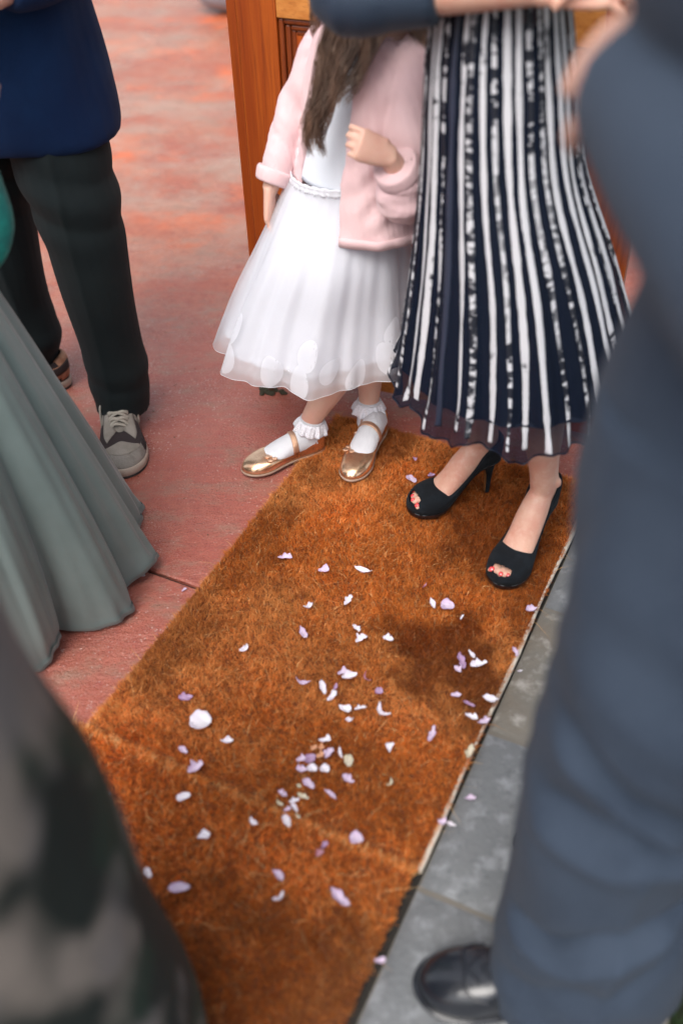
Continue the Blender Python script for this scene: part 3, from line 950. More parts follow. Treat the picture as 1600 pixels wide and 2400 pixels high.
# narrow hem band of the tulle
hb = np.asarray([tu[-1] + [0, 0, 0.0015], tu[-1] * [1, 1, 1] + [0, 0, -0.0005]])
mk('hem', hb.reshape(-1, 3), gridf(2, 220), m_white, tulle)
def surf_pt(R, th, q):
    n, ns = R.shape[:2]
    j = (th % (2 * math.pi)) / (2 * math.pi) * ns
    i = np.clip(q, 0, 1) * (n - 1)
    i0, j0 = np.minimum(np.floor(i).astype(int), n - 2), np.floor(j).astype(int)
    fi, fj = (i - i0)[..., None], (j - j0)[..., None]
    g = lambda a, b: R[a, b % ns]
    return (g(i0, j0) * (1 - fi) + g(i0 + 1, j0) * fi) * (1 - fj) + (g(i0, j0 + 1) * (1 - fi) + g(i0 + 1, j0 + 1) * fi) * fj
def applique(th, q, ln, wd, rot):
    n, m = 5, 20
    V = [None]
    pts = []
    ca, sa = math.cos(rot), math.sin(rot)
    for k in range(n):
        for j in range(m):
            a = 2 * math.pi * j / m
            rr = (k + 1) / n
            x, y = math.cos(a) * wd * rr * (1 + 0.25 * math.sin(a)), math.sin(a) * ln * rr
            pts.append((th + (x * ca - y * sa) / 0.21, q + (x * sa + y * ca) / 0.40))
    pts = [(th, q)] + pts
    A = np.array(pts)
    P = surf_pt(tu, A[:, 0], A[:, 1])
    c = np.array([HEM[0], HEM[1], 0])
    d = (P - c) * [1, 1, 0]
    d /= np.linalg.norm(d, axis=1)[:, None]
    P = P + d * 0.0003
    F = [(0, 1 + j, 1 + (j + 1) % m) for j in range(m)]
    for k in range(n - 1):
        for j in range(m):
            F.append((1 + k * m + j, 1 + (k + 1) * m + j, 1 + (k + 1) * m + (j + 1) % m, 1 + k * m + (j + 1) % m))
    mk('fabric_petal', P, F, m_appl, girl)
dg_ = math.radians
for th, q, ln, wd, ro in ((dg_(208), 0.80, 0.030, 0.024, 0.5), (dg_(211), 0.925, 0.026, 0.020, -0.3), (dg_(196), 0.86, 0.024, 0.02, 0.9), (dg_(240), 0.93, 0.028, 0.022, -0.6), (dg_(262), 0.83, 0.028, 0.021, 0.4), (dg_(259), 0.945, 0.028, 0.021, 0.0), (dg_(276), 0.90, 0.024, 0.018, 1.0),
                          (dg_(293), 0.955, 0.030, 0.022, 0.5), (dg_(312), 0.90, 0.030, 0.023, -0.6), (dg_(316), 0.80, 0.026, 0.021, 0.3), (dg_(335), 0.93, 0.028, 0.022, 0.4), (dg_(170), 0.92, 0.028, 0.022, -0.3), (dg_(146), 0.86, 0.028, 0.022, 0.5), (dg_(110), 0.92, 0.028, 0.022, 0.2), (dg_(60), 0.90, 0.028, 0.022, -0.5), (dg_(20), 0.91, 0.028, 0.022, 0.4)):
    applique(th, q, ln, wd, ro)
# waist ruffle
Rr = []
tt_ = np.linspace(0, 2 * math.pi, 260, endpoint=False)
for k, (dz, ex) in enumerate(((0.007, 0.0005), (0.003, 0.0022), (0.0, 0.0008), (-0.005, 0.0030), (-0.010, 0.0035))):
    wob = (0.0005 + 0.0012 * (k > 2)) * (np.sin(43 * tt_) * np.sin(6 * tt_ + 1) + 0.6 * np.sin(71 * tt_ + 3 * np.sin(4 * tt_)))
    x = np.cos(tt_) * (0.111 + ex + wob)
    y = np.sin(tt_) * (0.093 + ex + wob)
    Rr.append(np.stack([W0[0] + x, W0[1] + y, W0[2] + dz + 0.0012 * np.sin(31 * tt_ + k) + 0 * tt_], 1))
mk('waist_ruffle', np.asarray(Rr).reshape(-1, 3), gridf(5, 260), m_white, girl, thick=0.0010)

# cardigan: open fronted shell and two sleeves fused, hem band
def card_shell():
    ph = math.radians(58)
    f0 = math.atan2(GF @ np.cross((0, 0, 1), GR), GF @ GR)      # angle of the front in the shell's frame
    th0, th1 = f0 + math.radians(22), f0 + 2 * math.pi - math.radians(34)
    out = axis_loft([(0.080, 1.965, 0.985, 0.075, 0.060), (0.082, 1.965, 0.965, 0.115, 0.078), (0.078, 1.966, 0.90, 0.128, 0.095), (0.066, 1.968, 0.80, 0.128, 0.100), (0.058, 1.968, 0.70, 0.140, 0.112), (0.056, 1.965, 0.612, 0.150, 0.122)], 40, 110,
                    lambda t, q: 1.04 + 0.018 * np.sin(9 * t + 4 * q) * q + 0.010 * np.sin(17 * t + 9 * q), GR, False, th0, th1)
    return out
cs = card_shell()
n_, ns_ = cs.shape[:2]
cin = axis_loft([(0, 0, 0, 1, 1)] * 3, n_, ns_, lambda t, q: 1 + 0 * t)  # placeholder frame
ctr = cs.mean(1, keepdims=True)
inner = cs + (ctr - cs) / np.linalg.norm(ctr - cs, axis=2, keepdims=True) * 0.009
Vc = np.vstack([cs.reshape(-1, 3), inner.reshape(-1, 3)])
Fc = gridf(n_, ns_, False) + [tuple(reversed(q)) for q in gridf(n_, ns_, False, n_ * ns_)]
o2 = n_ * ns_
for i in range(n_ - 1):
    for j, rv in ((0, False), (ns_ - 1, True)):
        q = (i * ns_ + j, (i + 1) * ns_ + j, (i + 1) * ns_ + j + o2, i * ns_ + j + o2)
        Fc.append(tuple(reversed(q)) if rv else q)
for j in range(ns_ - 1):
    for i, rv in ((0, True), (n_ - 1, False)):
        q = (i * ns_ + j, i * ns_ + j + o2, i * ns_ + j + 1 + o2, i * ns_ + j + 1)
        Fc.append(tuple(reversed(q)) if rv else q)
def knit(co, no):
    return 0.0016 * np.sin(co @ np.array([55, 30, 40])) * np.sin(co @ np.array([-20, 60, 25])) + 0.0034 * np.abs(np.sin(co @ np.array([22, -26, 14]) + 2 * np.sin(co[:, 2] * 16))) ** 1.5 + 0.0005 * np.sin(co[:, 0] * 420 + co[:, 1] * 420)
rw2 = RE + (RW - RE) * 0.86
cuffL = LE + (LW - LE) * 0.70
sl1 = tube([(*(rs + [0.02, 0, 0.008]), 0.040), (*(rs + [-0.006, 0, -0.02]), 0.046), (*((rs + RE) / 2), 0.041), (*RE, 0.036), (*((RE + rw2) / 2), 0.033), (*rw2, 0.032)], 30, 20)
sl2 = tube([(*(ls + [-0.03, 0.02, 0.008]), 0.045), (*(ls + [0.004, 0, -0.018]), 0.054), (*((ls * 0.55 + LE * 0.45)), 0.052), (*(LE + [0.0, 0.006, 0.02]), 0.050), (*(LE + [-0.022, -0.018, -0.004]), 0.047), (*((LE + cuffL) / 2 + [0, 0, -0.004]), 0.043), (*cuffL, 0.037)], 34, 22)
def knit2(co, no):
    d = knit(co, no)
    near = np.exp(-(((co - LE) ** 2).sum(1)) / 0.09 ** 2)
    ax_ = unit(LW - LE)
    return d + near * 0.0055 * np.sin((co - LE) @ ax_ * 150 + 1.5 * np.sin(co[:, 0] * 40)) 
fuse('cardigan', [(Vc, Fc), sl1, sl2], m_pink, girl, 0.0042, 2, knit2)
ring = np.asarray([cs[-1] + [0, 0, 0.016], cs[-1] + [0, 0, 0.008], cs[-1] + [0, 0, -0.003]]) 
ring = ring + (ring - ctr[-1:]) / np.linalg.norm(ring - ctr[-1:], axis=2, keepdims=True) * 0.0022
mk('cardigan_hem', ring.reshape(-1, 3), gridf(3, ns_, False), m_pink, girl, thick=0.004)
for E_, W_, r_ in ((RE, rw2, 0.034), (LE, cuffL, 0.039)):
    d_ = unit(W_ - E_)
    mk('cuff', *tube([(*(W_ - d_ * 0.022), r_ + 0.002), (*(W_ - d_ * 0.016), r_ + 0.005), (*(W_ - d_ * 0.002), r_ + 0.003), (*(W_ + d_ * 0.006), r_), (*(W_ + d_ * 0.006), r_ - 0.008)], 10, 24, cap=False), m_pink, girl, thick=0.003)

# hair
hc = hdc + [0.032, 0.022, 0.01]
hair_cap('hair_cap', hdc, GF, m_hair, girl, 0.96)
top = lambda x, y, z: (hc[0] + x, hc[1] + y, hc[2] + z)
G_ = []
for k in range(5):     # long front lock on the girl's left
    o = (k - 2) * 0.010
    G_.append(([top(0.02 + o, -0.06, 0.06), top(-0.005 + o, -0.105, -0.02), (0.034 + o * 1.2, 1.855, 1.02), (0.002 + o, 1.840, 0.945), (-0.020 + o * 0.7, 1.830, 0.885), (-0.028 + o * 0.6, 1.830, 0.842), (-0.024 + o * 1.0, 1.836, 0.775 + 0.014 * (k % 3))], 0.013, 0.009, 150))
for k in range(5):     # hair down the back and over the left shoulder
    o = (k - 2) * 0.014
    G_.append(([top(0.03, 0.0 + o, 0.08), top(0.085, -0.02 + o, 0.0), (0.150 + o * 0.3, 1.93 + o, 1.035), (0.185, 1.90 + o, 0.975), (0.212, 1.885 + o, 0.90), (0.205, 1.90 + o, 0.80)], 0.015, 0.010, 100))
for k in range(6):
    a = math.radians(28 + k * 26)
    x, y = math.cos(a) * 0.085, math.sin(a) * 0.085
    G_.append(([top(x * 0.4, y * 0.4, 0.10), top(x * 1.1, y * 1.1, 0.03), top(x * 1.15, y * 1.15, -0.08), (hc[0] + x * 1.1, hc[1] + y * 1.15 + 0.02, 0.96), (hc[0] + x * 1.15, hc[1] + y * 1.1 + 0.03, 0.84)], 0.016, 0.012, 90))
for k in range(4):     # loose hair over the collar
    o = k * 0.013
    G_.append(([top(0.01 + o, -0.07, 0.05), top(0.03 + o, -0.11, -0.03), (0.065 + o, 1.850, 1.03), (0.046 + o * 0.8, 1.842, 0.975), (0.022 + o * 0.6, 1.835, 0.925), (0.000 + o * 0.4, 1.826, 0.885)], 0.012, 0.006, 90))
strands(G_, m_hair, 'hair', girl)

# shoes and socks
def mary_jane(heel, toe, inner, butterfly_i):
    W = 0.076
    out = outl(W, FOOT, 0.006)
    topl = []
    for x, y in FOOT:
        if x <= 0.05: topl.append((max(x, 0.01) + 0.01, y * W * 0.86, 0.053))
        elif x < 0.2: topl.append((x * 0.95 + 0.01, y * W * 0.86, 0.049))
        elif x < 0.42: topl.append((x * 0.95, y * W * 0.94, 0.034))
        elif x < 0.57: topl.append((x * 0.92, y * W * 0.96, 0.029))
        elif x < 0.70: topl.append((0.545 + (x - 0.63) * 0.25, y * W * 0.86, 0.029))
        elif x < 0.82: topl.append((0.618, y * W * 0.66, 0.032))
        elif x < 0.92: topl.append((0.645, y * W * 0.46, 0.034))
        elif x < 0.99: topl.append((0.655, y * W * 0.42, 0.035))
        else: topl.append((0.658, 0.0, 0.035))
    s = Shoe(heel, toe, MZ if toe[0] > 0 else 0.010, out, topl, 0, inner, prof=0.55)
    up_ = s.upper('shoe', m_gold, girl, thick=0.0022, bulge=0.06)
    s.band('sole', m_goldsole, up_, 0.0, 0.0075, 0.0022)
    rim = np.vstack([s.w(s.surf(np.arange(s.NS), np.full(s.NS, 1.0)))])
    th = np.linspace(0, 2 * math.pi, 6, endpoint=False)
    R = []
    cen = rim.mean(0)
    dd = (rim - cen)
    dd /= np.linalg.norm(dd, axis=1)[:, None]
    for a in th:
        R.append(rim + dd * 0.0016 * math.cos(a) + np.array([0, 0, 1]) * (0.0016 * math.sin(a) + 0.0005) + np.array([0, 0, 1]) * (0.0006 * np.sin(np.arange(s.NS) * math.pi))[:, None])
    R.append(R[0])
    mk('scalloped_edge', np.asarray(R).reshape(-1, 3), gridf(7, s.NS), m_gold2, up_)
    # strap over the instep
    q = np.linspace(0, 1, 22)
    pa = math.pi * q
    y = np.cos(pa) * W * 0.40
    z = 0.028 + 0.040 * np.sin(pa) ** 0.75
    x0 = s.L * (0.375 + 0.02 * np.cos(pa))
    R = []
    for dx, dz in ((-0.0068, -0.001), (-0.0055, 0.0014), (-0.0025, 0.0006), (0.0, 0.0016), (0.0025, 0.0006), (0.0055, 0.0014), (0.0068, -0.001)):
        R.append(s.w(np.stack([x0 + dx, y * (1 + dz * 12), z + dz], 1)))
    st_ = mk('strap', np.asarray(R).reshape(-1, 3), gridf(7, 22, False), m_gold2, up_, thick=0.0022)
    mk('strap_tab', *ell(s.w(np.array([s.L * 0.39, -W * 0.42 * inner, 0.030])), (0.008, 0.005, 0.009), 8, 10), m_gold2, up_)
    # butterfly on the side of the throat
    bc = s.surf(np.array([butterfly_i]), np.array([0.86]))[0]
    bw = []
    for sx in (-1, 1):
        for (ox, oy, rx, ry) in ((0.0085, 0.006, 0.0085, 0.007), (0.007, -0.006, 0.0065, 0.0055)):
            bw.append(ell(s.w(bc + np.array([oy, sx * ox, 0.0028])), (rx, ry, 0.0018), 6, 12))
    bw.append(ell(s.w(bc + np.array([0, 0, 0.004])), (0.0025, 0.0022, 0.003), 6, 8))
    mk('butterfly', *join(bw), m_gold2, up_)
    # sock foot
    L = s.L
    ft = tube([tuple(s.w(np.array([L * x, 0, z]))) + (a, b) for x, z, a, b in ((0.03, 0.028, 0.012, 0.02), (0.10, 0.034, 0.025, 0.028), (0.24, 0.042, 0.028, 0.034), (0.40, 0.038, 0.0300, 0.0265), (0.56, 0.031, 0.0325, 0.0195), (0.72, 0.022, 0.029, 0.012), (0.86, 0.018, 0.02, 0.008))], 24, 20, s.l)
    an = RA if toe[0] < 0 else LA
    d_ = np.array([0.20, 0.03, 1]) if toe[0] < 0 else np.array([0.02, 0.03, 1])
    d_ = unit(d_)
    a0 = np.array([an[0], an[1], 0.045])
    b_ = a0 + d_ * 0.052
    leg_ = tube([(*(a0 - d_ * 0.012), 0.030), (*a0, 0.0295), (*(a0 + d_ * 0.03), 0.0272), (*b_, 0.0268)], 12, 20)
    so = fuse('sock', [ft, leg_], m_sock, girl, 0.003, 5)
    mk('sock_cuff', *tube([(*(b_ - d_ * 0.010), 0.0285), (*(b_ + d_ * 0.004), 0.0292), (*(b_ + d_ * 0.010), 0.0285), (*(b_ + d_ * 0.010), 0.0255)], 8, 28, cap=False), m_sock, so, thick=0.002)
    # lace frill
    n = 200
    t = np.linspace(0, 2 * math.pi, n, endpoint=False)
    R = []
    sx = unit(np.cross((0, 1, 0), d_))
    sy = np.cross(d_, sx)
    for k in range(9):
        q = k / 8
        wv = q * (0.0035 * np.sin(11 * t + 0.6) + 0.0022 * np.sin(19 * t + 2 + 2 * q))
        r = 0.0282 + 0.0125 * q ** 0.7 + wv
        dz = 0.006 - 0.029 * q ** 1.4 + 0.4 * wv + (0.0014 * np.sin(70 * t) if k == 8 else 0)
        R.append(b_ + np.cos(t)[:, None] * r[:, None] * sx + np.sin(t)[:, None] * r[:, None] * sy + dz[:, None] * d_)
    mk('lace_frill', np.asarray(R).reshape(-1, 3), gridf(9, n), m_lacew, so, thick=0.0006)

def mat_lacew():
    m = M('white_lace', (0.80, 0.80, 0.86), 0.8, alpha=0.9)
    n, l = m.node_tree.nodes, m.node_tree.links
    v = n.new('ShaderNodeTexVoronoi')
    v.inputs['Scale'].default_value = 330
    tc = n.new('ShaderNodeTexCoord')
    l.new(tc.outputs['Object'], v.inputs['Vector'])
    r = n.new('ShaderNodeMapRange')
    r.inputs[1].default_value = 0.15
    r.inputs[2].default_value = 0.32
    r.inputs[3].default_value = 0.35
    l.new(v.outputs['Distance'], r.inputs[0])
    for x in n:
        if x.type == 'MIX_SHADER': l.new(r.outputs[0], x.inputs[0])
    return m
m_lacew = mat_lacew()
mary_jane((-0.040, 1.958, 0), (-0.236, 1.864, 0), 1, 27)
mary_jane((0.108, 2.022, 0), (0.018, 1.806, 0), 1, 47)

# ------------------------------------------------------------------ the woman in heels
WFD = unit([-0.80, -0.60, 0])
WR = np.array([WFD[1], -WFD[0], 0])
lady = empty('person', (0.34, 1.66, 0), 'woman in black and white striped midi skirt and black peep-toe heels on the far mat', 'person')
HI = 0.088
h1, t1 = np.array([0.362, 1.768, 0]), np.array([0.152, 1.692, 0])
h2, t2 = np.array([0.456, 1.632, 0]), np.array([0.320, 1.446, 0])
def heel_shoe_parts(h, t, inner):
    W = 0.094
    out = outl(W, FOOT, 0.016)
    topl = []
    for x, y in FOOT:
        if x <= 0.05: topl.append((max(x, 0.0) + 0.01, y * W * 0.90, 0.078))
        elif x < 0.2: topl.append((x * 0.98 + 0.008, y * W * 0.92, 0.064))
        elif x < 0.42: topl.append((x, y * W * 0.90, 0.036))
        elif x < 0.57: topl.append((x * 0.98, y * W * 0.92, 0.034))
        elif x < 0.70: topl.append((0.605 + (x - 0.63) * 0.25, y * W * 0.84, 0.040))
        elif x < 0.82: topl.append((0.655, y * W * 0.66, 0.050))
        elif x < 0.92: topl.append((0.683, y * W * 0.46, 0.055))
        elif x < 0.99: topl.append((0.696, y * W * 0.42, 0.057))
        else: topl.append((0.700, 0.0, 0.057))
    return Shoe(h, t, MZ - 0.003, out, topl, HI, inner, NS=144, NT=36, prof=0.58)
B = []
nails = []
legs = []
for h, t, inner, knee, hip_ in ((h1, t1, -1, (0.278, 1.675, 0.50), (0.262, 1.70, 0.84)), (h2, t2, 1, (0.385, 1.570, 0.50), (0.335, 1.655, 0.84))):
    s = heel_shoe_parts(h, t, inner)
    L, W = s.L, 0.086
    up_ = s.upper('shoe', m_suede, lady, hole=lambda i, q: ((i - 72) / 9.0) ** 2 + ((q - 0.30) / 0.16) ** 2 < 1, thick=0.0024, bulge=0.08)
    # platform and sole
    pl = []
    for z, g in ((0.0, -0.002), (0.003, 0.0002), (0.011, 0.0016), (0.0165, 0.0002)):
        P = s.O.copy()
        c = np.clip(P[:, 0:1], L * 0.2, L * 0.75) * np.array([1, 0])
        d = P[:, :2] - c
        P[:, :2] += d / (np.linalg.norm(d, axis=1, keepdims=True) + 1e-9) * g
        thin = sm(P[:, 0] / L, 0.35, 0.66)
        P[:, 2] = z * thin + (0.011 + z * 0.35) * (1 - thin)
        pl.append(s.w(P))
    mk('sole', *loft(pl), m_patent, up_)
    # insole
    P = s.O.copy()
    P[:, 1] *= 0.93
    P[:, 0] = P[:, 0] * 0.97 + 0.003
    P[:, 2] = 0.0185
    mk('insole', *loft([s.w(P - [0, 0, 0.001]), s.w(P)]), m_patent, up_)
    # stiletto heel
    hb0 = s.w(np.array([L * 0.10, 0, 0.012]))
    hp = [(*(hb0 + s.f * 0.012 + [0, 0, 0.004]), 0.024, 0.026), (*(hb0 + s.f * 0.003 + [0, 0, -0.018]), 0.017, 0.016), (*(hb0 + s.f * -0.001 + [0, 0, -0.045]), 0.0085, 0.008)]
    zb = MZ - 0.004
    hp += [(hb0[0] + s.f[0] * 0.0, hb0[1] + s.f[1] * 0.0, zb + 0.010, 0.0062, 0.006), (hb0[0], hb0[1], zb, 0.006, 0.006)]
    mk('heel', *tube(hp, 22, 16, s.l), m_suede, up_)
    q0 = hb0 + s.f * 0.0065
    mk('heel_breast', *tube([(q0[0] + s.f[0] * 0.0085, q0[1] + s.f[1] * 0.0085, hb0[2] - 0.022, 0.006, 0.0015), (q0[0] + s.f[0] * 0.0015, q0[1] + s.f[1] * 0.0015, hb0[2] - 0.048, 0.004, 0.0015), (q0[0], q0[1], zb + 0.004, 0.0045, 0.0015)], 10, 8, s.l), m_heel, up_)
    # foot
    F_ = lambda x, y, z: s.w(np.array([L * x, y * inner, z]))
    B.append(tube([(*F_(0.05, 0, 0.036), 0.011, 0.014), (*F_(0.10, 0, 0.042), 0.020, 0.022), (*F_(0.22, 0, 0.048), 0.0255, 0.033), (*F_(0.38, 0, 0.046), 0.031, 0.031), (*F_(0.54, 0, 0.040), 0.034, 0.023), (*F_(0.70, 0, 0.034), 0.037, 0.0155), (*F_(0.80, 0, 0.030), 0.034, 0.010)], 30, 22, s.l))
    for k, (y, x1, r) in enumerate(((-0.020, 0.945, 0.0105), (0.002, 0.950, 0.0085), (0.016, 0.925, 0.0075), (0.027, 0.89, 0.007), (0.036, 0.84, 0.0065))):
        B.append(tube([(*F_(0.70, y * 0.9, 0.031), r * 0.95), (*F_((0.7 + x1) / 2, y, 0.034), r * 0.9), (*F_(x1 - 0.015, y, 0.029), r), (*F_(x1 + 0.012, y, 0.027), r * 0.7)], 12, 10, s.l))
        c_ = F_(x1 - 0.002, y, 0.0285 + r * 0.78)
        Rm = np.stack([s.f, s.l, np.array([0, 0, 1.0])], 1)
        tilt = np.array([[0.87, 0, 0.5], [0, 1, 0], [-0.5, 0, 0.87]])
        nails.append((ell(c_, (r * 0.62, r * 0.58, r * 0.25), 8, 12, Rm @ tilt), up_))
    # tendons and ankle bones
    for y in (-0.012, -0.001, 0.010):
        B.append(tube([(*F_(0.66, y * 1.3, 0.0490), 0.0045), (*F_(0.52, y * 1.1, 0.0630), 0.0052), (*F_(0.36, y * 0.8, 0.0785), 0.0048), (*F_(0.28, y * 0.3, 0.080), 0.003)], 12, 8, s.l))
    for y in (-0.029, 0.030):
        B.append(ell(F_(0.185, y * 0.82, 0.084), (0.012, 0.010, 0.014)))
    B.append(tube([(*F_(0.115, 0, 0.05), 0.013, 0.011), (*F_(0.115, 0, 0.10), 0.011, 0.008), (*F_(0.115, 0, 0.16), 0.012, 0.012)], 10, 12, s.l))
    an = F_(0.20, 0, 0.075)
    up1 = np.array([an[0] + (knee[0] - an[0]) * 0.22, an[1] + (knee[1] - an[1]) * 0.22, an[2] + 0.07])
    calf = np.array([an[0] + (knee[0] - an[0]) * 0.62, an[1] + (knee[1] - an[1]) * 0.62 + 0.015, an[2] + 0.20])
    B.append(tube([(*(an - [0, 0, 0.03]), 0.0255, 0.031), (*an, 0.0275, 0.036), (*up1, 0.0310, 0.0365), (*calf, 0.050, 0.054), (*knee, 0.050, 0.052), (*((np.array(knee) + hip_) / 2), 0.058, 0.060), (*hip_, 0.066, 0.068)], 44, 24, s.l))
wc = np.array([0.285, 1.68, 1.06])
wsh = np.array([0.285, 1.69, 1.40])
whd = np.array([0.265, 1.675, 1.62])
B.append(tube([(0.29, 1.675, 0.80, 0.095, 0.085), (0.285, 1.678, 0.92, 0.100, 0.085), (*(wc - [0.008, 0, 0]), 0.085, 0.078), (0.285, 1.685, 1.22, 0.125, 0.09), (*(wsh - [0, 0, 0.04]), 0.14, 0.075), (*(wsh + [0, 0, 0.02]), 0.07, 0.05), (*(wsh + [0, 0, 0.07]), 0.045, 0.045), (*(whd - [0, 0, 0.06]), 0.045, 0.045)], 32, 22, WR))
wrs, wls = wsh + WR * 0.165 + [0, 0, -0.03], wsh - WR * 0.165 + [0, 0, -0.03]
wRE, wRW = np.array([0.035, 1.640, 1.128]), np.array([0.310, 1.530, 1.155])
wLE, wLW = np.array([0.51, 1.62, 1.16]), np.array([0.425, 1.53, 1.175])
B.append(tube([(*wrs, 0.045), (*((wrs + wRE) / 2), 0.043), (*wRE, 0.037), (*(wRE * 0.55 + wRW * 0.45), 0.036), (*wRW, 0.024)], 26, 16))
B.append(tube([(*wls, 0.045), (*((wls + wLE) / 2), 0.043), (*wLE, 0.037), (*((wLE + wLW) / 2), 0.034), (*wLW, 0.024)], 26, 16))
B += hand(wRW, (0.95, -0.15, 0.05), (0.1, -0.6, 0.8), 0.175, 0.5, 1)
B += hand(wLW, (-0.85, -0.2, 0.05), (-0.1, -0.5, 0.8), 0.165, 0.5, -1)
B += head(whd, (*WFD[:2], -0.1))
fuse('body', B, m_skin, lady, 0.0040, 2)
for (v, f), up_ in nails:
    mk('toenail', v, f, m_nail, up_)
hair_cap('hair', whd, WFD, m_dhair, lady, 1.0)
# blouse
V1 = tube([(0.273, 1.682, 1.10, 0.090, 0.082), (0.275, 1.682, 1.14, 0.106, 0.098), (0.285, 1.685, 1.22, 0.142, 0.110), (*(wsh - [0, 0, 0.04]), 0.165, 0.092), (*(wsh + [0, 0, 0.025]), 0.085, 0.062)], 26, 26, WR)
cR = wRE + (wRW - wRE) * 0.47
slr = tube([(*(wrs + [0.03, 0, 0]), 0.05), (*(wrs + [0, 0, -0.01]), 0.062), (*((wrs + wRE) / 2), 0.062), (*(wRE + [-0.004, 0, 0.006]), 0.058), (*((wRE + cR) / 2), 0.053), (*cR, 0.047)], 30, 22)
cL = wLE + (wLW - wLE) * 0.30
sll = tube([(*(wls + [-0.03, 0, 0]), 0.05), (*(wls + [0, 0, -0.01]), 0.060), (*((wls + wLE) / 2), 0.060), (*wLE, 0.056), (*cL, 0.05)], 28, 22)
fuse('blouse', [V1, slr, sll], m_blouse, lady, 0.006, 3, fold_fn(21, 0.006, k=(14, 14, 26)))
# skirt
SKC = [(0.272, 1.682, 1.125, 0.104, 0.098), (0.280, 1.68, 1.00, 0.122, 0.112), (0.296, 1.68, 0.84, 0.140, 0.138), (0.330, 1.678, 0.66, 0.184, 0.182), (0.352, 1.675, 0.50, 0.222, 0.222), (0.360, 1.672, 0.388, 0.244, 0.246)]
NP = 42
def pleat(amp, ph=0.0):
    def f(t, q):
        k = 0.25 + 0.75 * sm(q, 0.0, 0.9)
        return 1 + k * amp * (np.cos(NP / 2 * t + ph + 0.6 * np.sin(3 * t + 2 * q)) + 0.45 * np.cos(9 * t + 2.0 * ph + 1.2 * q)) + 0.003 * np.sin(60 * t)
    return f
def lerp_ctrl(Cc, zend, shrink):
    Cc = [list(c) for c in Cc]
    Cc[-1][2] = zend
    return [(c[0], c[1], c[2], c[3] - shrink, c[4] - shrink) for c in Cc]
und = axis_loft(lerp_ctrl(SKC, 0.445, 0.014), 40, 240, pleat(0.018, 0.7), (1, 0, 0))
mk('underskirt', und.reshape(-1, 3), gridf(40, 240), m_under, lady)
NSK = 552
def org_fn(t, q):
    return pleat(0.026)(t, q)
og = axis_loft(SKC, 60, NSK, org_fn, (1, 0, 0))
# uneven curling hem
tS = np.linspace(0, 2 * math.pi, NSK, endpoint=False)
kq = sm(np.linspace(0, 1, 60), 0.86, 1.0)[:, None]
cxy = og.mean(1, keepdims=True)
rad = (og - cxy) * [1, 1, 0]
rad /= np.linalg.norm(rad, axis=2, keepdims=True)
og = og + rad * (kq * (0.004 * np.sin(NP * tS + 1.0) + 0.008 * np.sin(17 * tS)))[..., None]
og[..., 2] += kq * (0.012 * np.sin(9 * tS + 1) + 0.008 * np.cos(NP / 2 * tS))
organza = mk('organza_skirt', og.reshape(-1, 3), gridf(60, NSK), m_organza, lady)
rim = og[-1]
hemR = [rim + np.array([0, 0, 0.0022 * math.sin(a)]) + rad[-1] * 0.0022 * math.cos(a) for a in np.linspace(0, 2 * math.pi, 6)]
mk('rolled_hem', np.asarray(hemR).reshape(-1, 3), gridf(6, NSK), m_organza, organza)
def ribbon(th, wd, mat, q1, tw, k):
    n, m = 150, 5
    q = np.linspace(0.0, q1, n)
    rj = np.random.default_rng(100 + k)
    jit = np.convolve(rj.normal(0, 1, n + 4), np.ones(5) / 5, 'valid') * 0.16
    R = []
    for j in range(m):
        u = (j / (m - 1) - 0.5)
        ww = wd * (0.86 + 0.20 * sm(q, 0, 0.25) - 0.22 * sm(q, 0.5, 1)) * (1 + 0.10 * np.sin(q * 13 + k) + 0.07 * np.sin(q * 31 + 2 * k) + jit) * (1 - (0.35 if k % 3 == 0 else 0.1) * sm(q, 0.45, 0.95))
        rr = 0.135 + 0.12 * q
        P = surf_pt(og, th + tw * q + u * ww / rr + 0.012 * np.sin(q * 6 + k) + 0.003 * np.sin(q * 21 + 2 * k), q)
        c = np.array([0.30 + 0.05 * 1, 1.675, 0])
        d = (P - c) * [1, 1, 0]
        d /= np.linalg.norm(d, axis=1)[:, None]
        R.append(P + d * (0.0007 + 0.0003 * (1 - (2 * u) ** 2) + 0.0005 * np.sin(q * 30 + k * 3 + u * 2))[:, None])
    R = np.asarray(R).transpose(1, 0, 2)
    o = mk('ribbon', R.reshape(-1, 3), gridf(n, m, False), mat, organza, thick=0.0004)
    return o
rr_ = np.random.default_rng(11)
pat = 'wwswgwwsdwgwswwsgw'
for k in range(NP):
    c = pat[k % len(pat)]
    ribbon(2 * math.pi * (k + 0.25 + rr_.uniform(-0.12, 0.12)) / NP, 0.0142 * rr_.uniform(0.82, 1.12) * (0.85 if c in 'sg' else 1.0), {'w': m_ribw, 's': m_snake, 'd': m_ribd, 'g': m_grey}[c], rr_.uniform(0.93, 1.0), rr_.uniform(-0.03, 0.03), k)
Rw = []
for dz, ex in ((0.016, 0.000), (0.009, 0.004), (-0.006, 0.004), (-0.012, 0.000)):
    Rw.append(np.stack([0.272 + np.cos(tS) * (0.104 + ex), 1.682 + np.sin(tS) * (0.098 + ex), 1.125 + dz + 0 * tS], 1))
mk('waistband', np.asarray(Rw).reshape(-1, 3), gridf(4, NSK), m_under, lady, thick=0.003)

